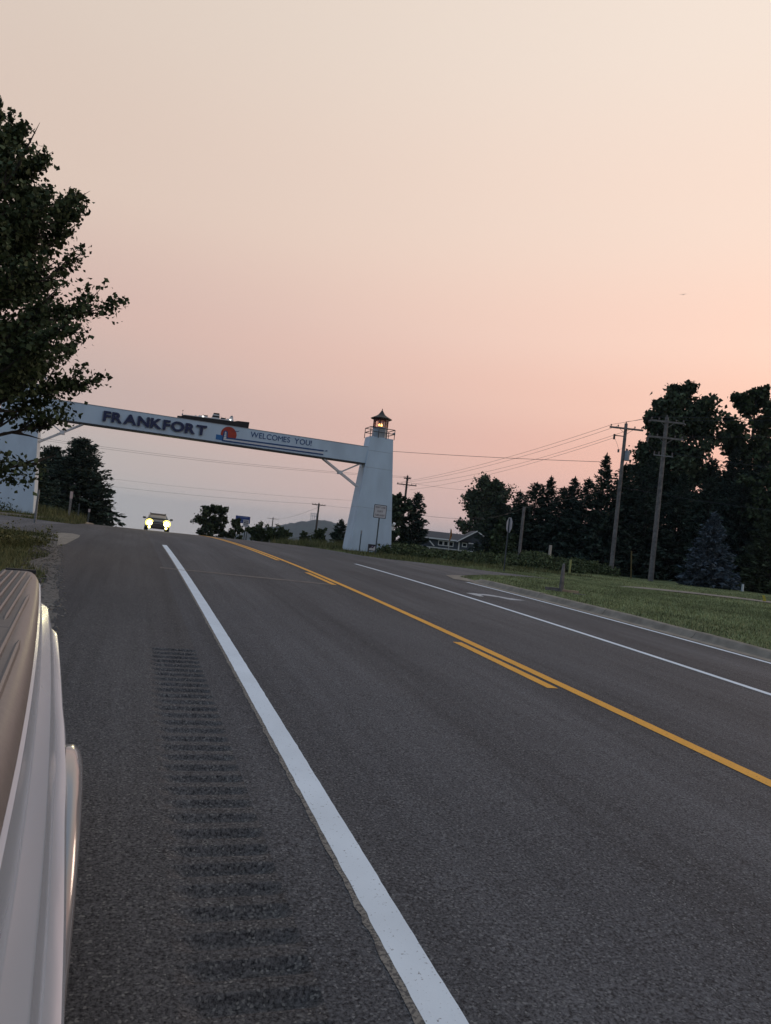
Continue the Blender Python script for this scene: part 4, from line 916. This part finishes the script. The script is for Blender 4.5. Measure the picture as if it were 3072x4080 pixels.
# ------------------------------------------------------------------ wires
def wire(a, b, sag, r, label, n=26):
    a, b = Vector(a), Vector(b); pts = []
    for i in range(n+1):
        t = i/n; p = a.lerp(b, t); p.z -= sag*4*t*(1-t); pts.append(p)
    o = MB().tube([tuple(p-a) for p in pts], r, 4).build('power_line', M_WIRE, None); o.location = a
    return tag(o, label, 'cable', 'overhead lines')
def arm_pt(x, y, z, q): return (x+AR.x*q, y+AR.y*q, z)
for i, (q, za, zb_) in enumerate(((-1.1, 11.30, 8.12), (-.6, 11.28, 8.12), (.6, 11.25, 8.12))):
    wire(arm_pt(32.70, 44.70, za-(0 if i < 2 else .0), q), arm_pt(31.2, 84.4, zb_, q), .45+.1*i, .012, ('outermost conductor', 'second conductor', 'inner conductor')[i]+' from the transformer pole to the dark pole past the tower')
wire((31.95, 44.95, 10.4), (31.6, 84.3, 7.4), .5, .011, 'lower conductor from the transformer pole bracket to the dark pole past the tower')
wire(arm_pt(32.70, 44.70, 11.33, -1.1), arm_pt(33.42, 41.30, 11.6, -1.08), .03, .012, 'short conductor joining the outer ends of the two near pole crossarms')
wire(arm_pt(32.70, 44.70, 11.66, 0), arm_pt(33.42, 41.30, 11.86, 0), .03, .012, 'short conductor joining the tops of the two near poles')
for i, (q, z, e_) in enumerate(((1.08, 11.6, (40.2, 29.6, 11.62)), (-1.08, 11.6, (39.2, 30.0, 11.6)), (1.1, 10.5, (40.2, 29.6, 10.6)), (.5, 9.3, (40.6, 29.0, 7.7)))):
    wire(arm_pt(33.42, 41.30, z, q), e_, .12, .014, ('upper near-side', 'upper far-side', 'middle', 'lowest')[i]+' conductor running from the two-arm pole over the lawn')
wire((32.6, 44.7, 6.95), (40.4, 29.4, 5.5), .25, .018, 'thick communication cable from the transformer pole across the tree front')
wire((32.6, 44.7, 6.95), (23.47, 41.63, 4.36), .1, .012, 'service cable from the transformer pole down to the bare service pole')
wire((23.47, 41.63, 4.36), (30.4, 63.5, 4.2), .3, .012, 'service cable from the bare service pole towards the blue house')
wire((31.2, 45.1, 8.57), (-14.0, 92.0, 11.6), 1.1, .018, 'thick cable crossing behind the beam from the evergreens')
wire(arm_pt(31.2, 84.4, 8.95, -.4), (-26.5, 80.6, 7.9), .9, .014, 'upper cable crossing the road behind the arch')
wire(arm_pt(31.2, 84.4, 8.85, .4), (-26.5, 80.7, 7.72), .95, .014, 'second cable just under the upper one behind the arch')
wire((26.2, 107.3, 5.05), (-28, 117.0, 5.0), .9, .016, 'low cable from the slim pole across the road gap')
wire((29.6, 96.0, 5.84), (-28, 116.0, 6.0), .9, .011, 'thin cable above the low cable across the road gap')
wire((26.2, 107.3, 5.0), (31.2, 84.4, 5.2), .35, .014, 'cable from the slim pole to the dark pole past the tower')
wire((31.2, 84.4, 4.6), (41, 81, 5.0), .3, .020, 'thick cable from the dark pole towards the blue house')
wire((31.2, 84.4, 8.3), (42, 56.5, 8.6), .9, .012, 'cable sagging from the dark pole behind the maple')
wire((26.2, 107.3, 4.6), (45.5, 248.6, 2.6), .6, .016, 'cable from the slim pole to the farthest pole')
wire((26.1, 107.3, .9), (19.2, 128, -2.9), .5, .02, 'guy cable slanting down from the slim pole to the bushes')
# ------------------------------------------------------------------ blue house
HO = (42.15, 91.3, -1.25)
house = empty('house', HO, -_y, 'blue-grey gabled house with white trim behind the weeds', 'house')
M_SIDING = pmat('blue grey siding', (.050, .062, .078), .8, var=.15, scale=3)
M_SHING = pmat('dark shingles', (.062, .062, .068), .9, var=.25, scale=10)
zw = 1.25                      # local z = world z + 1.25
# walls as clapboards
core = MB().box(-5.2, .0, .02, 5, -.5, 3.15).box(.0, 4.5, -.0, 6, -.5, 3.15).prism([(.0, 3.15), (4.5, 3.15), (2.25, 4.62)], .0, 6).build('wall', M_SIDING, house)
z = .9
while z < 3.1:
    MB().box(-5.2, -.02, -.012, .018, z, z+.17).build('clapboard', M_SIDING, core)
    MB().box(.06, 4.4, -.032, -.002, z, z+.17).build('clapboard', M_SIDING, core); z += .178
MB().loft([[(-5.5, -.45, 3.12), (-5.5, 2.5, 4.0), (-5.5, 5.4, 3.12)], [(1.6, -.45, 3.12), (1.6, 2.5, 4.0), (1.6, 5.4, 3.12)]]).loft([[(-5.5, -.45, 3.24), (-5.5, 2.5, 4.12), (-5.5, 5.4, 3.24)], [(1.6, -.45, 3.24), (1.6, 2.5, 4.12), (1.6, 5.4, 3.24)]]).build('roof', M_SHING, house)
rf = MB(); s = .08
rf.loft([[(-.35, -.55, 3.10), (2.25, -.55, 4.80), (4.85, -.55, 3.10), (4.85, -.55, 3.0), (2.25, -.55, 4.68), (-.35, -.55, 3.0)], [(-.35, 6.4, 3.10), (2.25, 6.4, 4.80), (4.85, 6.4, 3.10), (4.85, 6.4, 3.0), (2.25, 6.4, 4.68), (-.35, 6.4, 3.0)]], True, True)
rf2 = rf.build('roof', M_SHING, house)
MB().loft([[(-.37, -.60, 3.12), (2.25, -.60, 4.83), (2.25, -.60, 4.66), (-.37, -.60, 2.94)], [(-.37, -.555, 3.12), (2.25, -.555, 4.83), (2.25, -.555, 4.66), (-.37, -.555, 2.94)]], True, True).build('bargeboard', M_TRIMW, rf2)
MB().loft([[(4.87, -.60, 3.12), (2.25, -.60, 4.83), (2.25, -.60, 4.66), (4.87, -.60, 2.94)], [(4.87, -.555, 3.12), (2.25, -.555, 4.83), (2.25, -.555, 4.66), (4.87, -.555, 2.94)]], True, True).build('bargeboard', M_TRIMW, rf2)
MB().box(-5.5, -.36, -.50, -.455, 3.06, 3.24).build('gutter', M_TRIMW, house)
MB().box(-.06, .12, -.06, .0, .9, 3.0).build('corner_board', M_TRIMW, house)
MB().box(-5.6, -.1, -.10, -.05, 1.86, 1.99).box(.16, 2.3, -.10, -.05, 1.84, 1.97).build('trim_band', M_TRIMW, house)
for x0, x1, z0, z1 in ((-2.78, -2.10, 2.28, 2.98), (-2.08, -1.40, 2.28, 2.98), (-1.38, -.70, 2.28, 2.98), (.44, 1.12, 2.42, 3.0)):
    y0 = -.03 if x0 < 0 else -.045
    f = MB().box(x0, x1, y0-.03, y0, z0, z0+.1).box(x0, x1, y0-.03, y0, z1-.1, z1).box(x0, x0+.1, y0-.03, y0, z0+.1, z1-.1).box(x1-.1, x1, y0-.03, y0, z0+.1, z1-.1).build('window', M_TRIMW, house)
    MB().box(x0+.09, x1-.09, y0-.012, y0-.004, z0+.09, z1-.09).build('pane', M_GLASS, f)
MB().box(1.2, 2.2, -.9, -.8, 2.95, 3.06).box(1.95, 2.05, -.9, -.8, 1.9, 2.95).build('porch_rail', M_TRIMW, house)
MB().tube([(-4.0, -.5, 2.75), (-3.3, -.5, 2.1)], .09, 4).tube([(-3.9, -.5, 1.9), (-3.9, -.5, 1.2)], .07, 4).build('stair_rail', M_TRIMW, house)
# furled flag by the house
fl = empty('furled_flag', (25.6, 57.4, gz(25.6, 57.4)), 0, 'furled orange banner on a pole between the tree and the house', 'flag')
MB().frustum((0, 0, 0), (0, 0, 2.8-fl.location.z), .025, .02, 6).build('flagpole', M_WHITEP, fl)
MB().loft([[(.02, -.02, 2.75-fl.location.z), (.10, 0, 2.75-fl.location.z), (.02, .03, 2.75-fl.location.z)], [(.0, -.05, 2.2-fl.location.z), (.2, 0, 2.2-fl.location.z), (.0, .07, 2.2-fl.location.z)], [(-.03, -.02, 1.7-fl.location.z), (.04, 0, 1.7-fl.location.z), (-.03, .03, 1.7-fl.location.z)]], True, True).build('banner', pmat('orange cloth', (.30, .12, .03), .8, var=.5, scale=5), fl)

# ------------------------------------------------------------------ oncoming car
cx0, cy0 = 2.03, 57.5
car = empty('oncoming_car', (cx0, cy0, float(zr(cy0+1.5))+.0), 0, 'oncoming dark car with headlights on cresting the hill under the arch', 'car')
car.rotation_euler = (math.atan(-.035), 0, 0)
M_CAR = pmat('car paint', (.060, .058, .045), .3, metal=.3, coat=.6)
M_CHROME = pmat('bright trim', (.55, .53, .48), .25, metal=.8)
M_TYRE = pmat('tyre rubber', (.014, .014, .015), .9)
M_WS = pmat('windscreen', (.055, .075, .068), .12, spec=.6)
def sec(y, w, zb, zs, zt, ws, wt):   # body section from sill round over the top (half mirrored)
    half = [(w*.90, zb), (w, zb+.12), (w*1.0, zs-.08), (w*.985, zs), (ws, zs+.03), (wt, zt)]
    return [(x, y, z) for x, z in half]+[(-x, y, z) for x, z in reversed(half)]
body = MB().loft([sec(-.02, .70, .26, .60, .66, .5, .3), sec(.06, .80, .22, .70, .76, .66, .5), sec(.35, .86, .22, .78, .86, .74, .6), sec(1.2, .88, .22, .86, .95, .78, .62), sec(2.6, .89, .22, .92, .97, .80, .6), sec(4.0, .88, .24, .94, .98, .8, .6), sec(4.45, .80, .30, .9, .95, .7, .5)], True, True).build('body', M_CAR, car, smooth=True)
cab = MB().loft([[(x*s_, y, z) for x, z in ((.80, .92), (.76, 1.0), (.60, zt_), (.54, zt_+.03))]+[(-x*s_, y, z) for x, z in ((.54, zt_+.03), (.60, zt_), (.76, 1.0), (.80, .92))] for y, zt_, s_ in ((1.05, 1.0, .98), (1.75, 1.33, 1.0), (2.4, 1.38, 1.0), (3.5, 1.34, 1.0), (4.2, 1.05, .97))], True, True).build('cabin', M_CAR, car, smooth=True)
MB().quad((-.72, 1.06, 1.005), (.72, 1.06, 1.005), (.56, 1.66, 1.315), (-.56, 1.66, 1.315)).build('windscreen', M_WS, cab)
MB().box(-.56, .56, 1.75, 1.83, 1.375, 1.40).box(-.58, -.54, 1.8, 3.3, 1.39, 1.44).box(.54, .58, 1.8, 3.3, 1.39, 1.44).build('roof_rack', M_DARK, cab)
MB().box(-.62, .62, .30, .42, .83, .87).build('bonnet_edge', M_CHROME, body)
MB().box(-.40, .40, -.04, .02, .50, .70).build('grille', M_DARK, body); MB().box(-.36, .36, -.055, -.042, .585, .61).build('grille_bar', M_CHROME, body)
MB().box(-.78, .78, -.06, .06, .24, .40).build('bumper', M_DARK, body, bevel=.03)
M_HL = pmat('headlight glow', (1, .95, .75), .2, emit=(1.0, .90, .42), estr=60)
M_HALO = pmat('headlight halo glow', (.8, .7, .3), .3, emit=(1.0, .80, .14), estr=2.2)  # yellow emission standing in for the glare halo of the headlights
M_FOG = pmat('fog lamp glow', (1, .95, .5), .2, emit=(1.0, .88, .22), estr=9)
for s in (-1, 1):
    h_ = MB().frustum((s*.61, -.05, .61), (s*.61, .05, .62),   .155, .185, 16).build('headlight', M_HL, body, smooth=True)
    MB().frustum((s*.61, -.03, .61), (s*.61, .08, .62), .22, .30, 18).build('headlight_halo', M_HALO, body)  # added glowing ring, shaped as the halo round each headlight
    MB().frustum((s*.60, -.075, .30), (s*.60, -.06, .30), .075, .085, 12).build('fog_lamp', M_FOG, body)
    mr = MB().box(s*.98-.11, s*.98+.11, 1.18, 1.30, .93, 1.07).box(s*.86-.05, s*.86+.08, 1.22, 1.27, .94, .98).build('wing_mirror', M_CAR, body, bevel=.03)
    for yw in (.85, 3.55):
        w_ = MB().frustum((s*.66, yw, .315), (s*.88, yw, .315), .315, .315, 20).build('wheel', M_TYRE, car, bevel=.03)
        MB().frustum((s*.87, yw, .315), (s*.885, yw, .315), .2, .19, 14).build('rim', M_STEEL, w_)
    sp = bpy.data.lights.new('headlight_beam', 'SPOT'); sp.energy = 220; sp.color = (1, .86, .5); sp.spot_size = math.radians(38); sp.spot_blend = .9; sp.shadow_soft_size = .1
    so_ = bpy.data.objects.new('headlight_beam', sp); C.objects.link(so_); so_.parent = car; so_.location = (s*.61, -.12, .61); so_.rotation_euler = (math.radians(87.5), 0, math.pi)

# ------------------------------------------------------------------ parked pickup seen along its side
TA = math.atan(.0655)
TO = (-.039, 0, float(zr(2.2))-.0)
truck = empty('pickup_truck', (-.039, 0, 0), TA, 'silver pickup with ribbed bed rail parked on the shoulder', 'pickup')
M_PAINT = pmat('silver truck paint', (.52, .59, .68), .27, metal=.5, coat=.2, var=.02, scale=2)
M_CLAD = pmat('grey ribbed cladding', (.135, .118, .110), .40, spec=.6, var=.10, scale=60, bump=.05, bscale=400)
M_BLACK = pmat('black trim', (.012, .012, .013), .6)
def ty(y): return y/math.cos(TA)
def e_(y): t = max(0, (y-1.2)/3.1); return -.093*t**1.55-(.0 if y < 4.05 else .35*((y-4.05)/.35)**2.2*.28)
YC, ZC, RW = 2.19, .43, .45         # rear wheel centre and arch radius
YS = sorted(set(list(np.linspace(-1.0, 1.6, 20))+list(np.linspace(1.6, 3.0, 48))+list(np.linspace(3.0, 4.4, 30))))
def zbot(y): return ZC+math.sqrt(max(0, RW*RW-(y-YC)**2)) if abs(y-YC) < RW else .50
PROF = [(-.012, 1.262), (.000, 1.264), (.007, 1.258), (.009, 1.249), (.021, 1.166), (.025, 1.159), (.054, 1.142), (.058, 1.134), (.073, 1.034), (.077, 1.027), (.100, 1.012), (.105, .998), (.108, .93), (.109, .80), (.104, .66), (.085, .5)]
def bulge(y, z):                      # body swells over the wheel
    d = math.hypot(y-YC, z-ZC); return .004*math.exp(-((d-.60)/.10)**2)
secs = []
for y in YS:
    zb = zbot(y); row = []
    for x, z in PROF:
        zz = max(z, zb); xx = np.interp(zz, [p[1] for p in PROF[::-1]], [p[0] for p in PROF[::-1]]) if zz != z else x
        row.append((float(xx)+e_(y)*(1.0 if z > 1.1 else .85)+(bulge(y, zz) if z < 1.09 else 0), y, zz))
    secs.append(row)
side = MB().loft(secs).build('bed_side', M_PAINT, truck, smooth=True)
# far bed side, mirrored about the truck's centre line
XC = -.87
MB().loft([[(2*XC-x, y, z) for x, y, z in r] for r in secs]).build('bed_side', M_PAINT, truck, smooth=True)
# rail cap
def rail_row(y):
    e = e_(y); zt = 1.318-.004*max(0, y-2.5); zt -= .09*max(0, (y-4.2)/.2)**2
    return [(-.265, y, zt-.030), (-.262, y, zt-.006), (-.250, y, zt), (e-.055, y, zt+.002), (e-.034, y, zt-.002), (e-.016, y, zt-.014), (e-.004, y, zt-.034), (e+.000, y, zt-.050), (e-.006, y, zt-.056)]
RY = [v for v in np.linspace(-.6, 4.15, 40)]+[4.2, 4.25, 4.3, 4.34, 4.37]
cap = MB().loft([rail_row(y) for y in RY]).build('rail_cap', M_CLAD, truck, smooth=True)
MB().loft([[(2*XC-x, y, z) for x, y, z in rail_row(y_)] for y_, y in zip(RY, RY)]).build('rail_cap', M_CLAD, truck, smooth=True)
for i in range(7):                    # raised ribs
    x = -.238+.0305*i
    ye = 4.14
    for y in np.linspace(4.14, .2, 300):
        if e_(y)-.040 > x: ye = y; break
    spans = [(-.5, 2.30), (2.46, min(ye, 4.10))] if x < -.098 else [(-.5, ye)]
    for a, b in spans:
        if b-a < .1: continue
        r_ = MB(); ss_ = []
        for j, y in enumerate(np.linspace(a, b, 24)):
            zt = 1.3185-.004*max(0, y-2.5); q = min(1, min(y-a, b-y)/.03)**.5; w = .0088*(.35+.65*q); h = .0105*q
            ss_.append([(x-w, y, zt-.002), (x-w*.62, y, zt+h*.75), (x, y, zt+h), (x+w*.62, y, zt+h*.75), (x+w, y, zt-.002)])
        r_.loft(ss_).build('rib', M_CLAD, cap, smooth=True)
MB().box(-.262, -.094, 2.335, 2.43, 1.314, 1.3205).build('lid_latch', M_CLAD, cap, bevel=.002)
MB().box(-.262, -.088, 2.326, 2.3345, 1.312, 1.3195).box(-.0935, -.088, 2.335, 2.43, 1.312, 1.3195).build('lid_seam', M_BLACK, cap)
MB().box(-.245, -.105, 4.155, 4.185, 1.30, 1.319).build('end_clip', M_BLACK, cap)
# flare round the wheel arch
fs = []
for a in np.linspace(math.radians(-12), math.radians(192), 64):
    row = []
    for r, x in ((.578, .098), (.578, .118), (.573, .128), (.559, .140), (.535, .147), (.505, .144), (.480, .135), (.462, .118), (.458, .07)):
        y = YC+r*math.cos(a); z = ZC+r*math.sin(a); row.append((x+.008+e_(YC)*.85, y, z))
    fs.append(row)
MB().loft(fs).build('wheel_flare', pmat('flare paint', (.30, .30, .31), .20, metal=.4, coat=.5), truck, smooth=True)
ln = []
for a in np.linspace(math.radians(-10), math.radians(190), 48):
    ln.append([(x+e_(YC)*.85, YC+r*math.cos(a), ZC+r*math.sin(a)) for r, x in ((.455, .10), (.453, -.35))])
MB().loft(ln).build('wheel_housing', M_BLACK, truck)
def wheel(xc, yc):
    w = MB(); s = 20
    w.frustum((xc-.13, yc, .385), (xc+.13, yc, .385), .385, .385, 28); o = w.build('wheel', M_TYRE, truck, bevel=.03)
    MB().frustum((xc+.115, yc, .385), (xc+.136, yc, .385), .24, .225, 20).build('rim', M_STEEL, o)
wheel(-.05, YC); wheel(2*XC+.05, YC); wheel(-.05, -1.35); wheel(2*XC+.05, -1.35)
# tonneau, tailgate, bumper, cab
MB().box(2*XC+.27, -.268, .05, 4.2, 1.262, 1.296).build('bed_cover', M_BLACK, truck, bevel=.008)
MB().box(2*XC+.16, -.16, 4.24, 4.36, .62, 1.25).build('tailgate', M_PAINT, truck, bevel=.03)
MB().box(2*XC+.02, -.02, 4.40, 4.56, .48, .66).build('rear_bumper', M_BLACK, truck, bevel=.04)
for s in (0, 1):
    x0 = -.26 if s == 0 else 2*XC+.18
    MB().box(x0, x0+.08, 4.22, 4.37, .78, 1.18).build('tail_lamp', M_RED, truck, bevel=.015)
door = [[(x, y, z) for x, z in ((-.02, 1.24), (.0, 1.23), (.03, 1.14), (.09, 1.08), (.105, .95), (.10, .7), (.07, .42))] for y in (-2.6, -2.0, -1.0)]
dd = MB().loft(door).build('door', M_PAINT, truck, smooth=True)
MB().box(.10, .125, -1.25, -1.05, 1.0, 1.03).build('handle', M_BLACK, dd)
MB().loft([[(2*XC-x, y, z) for x, y, z in r] for r in door]).build('door', M_PAINT, truck, smooth=True)
gh = MB(); gs = []
for y, zt_ in ((-2.5, 1.28), (-1.7, 1.88), (-.9, 1.93), (-.45, 1.86), (-.1, 1.30)):
    gs.append([(-.10, y, 1.24), (-.16, y, max(1.25, zt_-.25)), (-.34, y, zt_), (2*XC+.34, y, zt_), (2*XC+.16, y, max(1.25, zt_-.25)), (2*XC+.10, y, 1.24)])
gh.loft(gs).build('cab', M_PAINT, truck, smooth=True)
MB().quad((-.115, -1.6, 1.27), (-.115, -.62, 1.27), (-.185, -.70, 1.62), (-.185, -1.5, 1.62)).build('side_window', M_GLASS, truck)
MB().loft([[(-.06, y, .5), (-.02, y, 1.0), (-.12, y, z), (2*XC+.12, y, z), (2*XC+.02, y, 1.0), (2*XC+.06, y, .5)] for y, z in ((-2.6, 1.22), (-3.4, 1.16), (-3.75, 1.05))], False).build('bonnet', M_PAINT, truck, smooth=True)
MB().box(2*XC+.02, -.02, -3.9, -3.72, .42, .70).build('front_bumper', M_BLACK, truck, bevel=.04)
MB().box(2*XC+.3, -.3, -3.4, 4.2, .45, .55).build('chassis', M_BLACK, truck)
# the truck stands on the sloping shoulder
truck.location.z = 0.0

# ------------------------------------------------------------------ bird
bd = empty('gull', (53.4, 65.4, 31.0), .6, 'tiny dark bird gliding high in the open sky', 'bird')
MB().frustum((-.28, 0, 0), (0, 0, .02), .02, .06, 6).frustum((0, 0, .02), (.25, 0, 0), .06, .01, 6).build('body', M_DARK, bd)
for s in (-1, 1): MB().loft([[(-.08, s*.04, .03), (.10, s*.04, .03), (.02, s*.04, .05)], [(-.04, s*.35, .16), (.08, s*.35, .16), (.02, s*.35, .175)], [(-.02, s*.75, .08), (.0, s*.75, .08), (-.01, s*.75, .085)]], True, True).build('wing', M_DARK, bd)

bd.scale = (.55, .55, .55)
# ------------------------------------------------------------------ haze
def haze(density, x0=-2800, x1=3300, y0=-460, y1=3500, z0=-140, z1=45):
    o = MB().box(x0, x1, y0, y1, z0, z1).build('haze', bpy.data.materials.new('haze air')); m = o.data.materials[0]; m.use_nodes = True; t = m.node_tree; t.nodes.clear()
    v = t.nodes.new('ShaderNodeVolumePrincipled'); v.inputs['Color'].default_value = (.66, .80, .95, 1); v.inputs['Density'].default_value = density; v.inputs['Anisotropy'].default_value = .1
    ou = t.nodes.new('ShaderNodeOutputMaterial'); t.links.new(v.outputs[0], ou.inputs['Volume']); tag(o, kind='stuff'); return o
if HAZE: haze(HAZE)
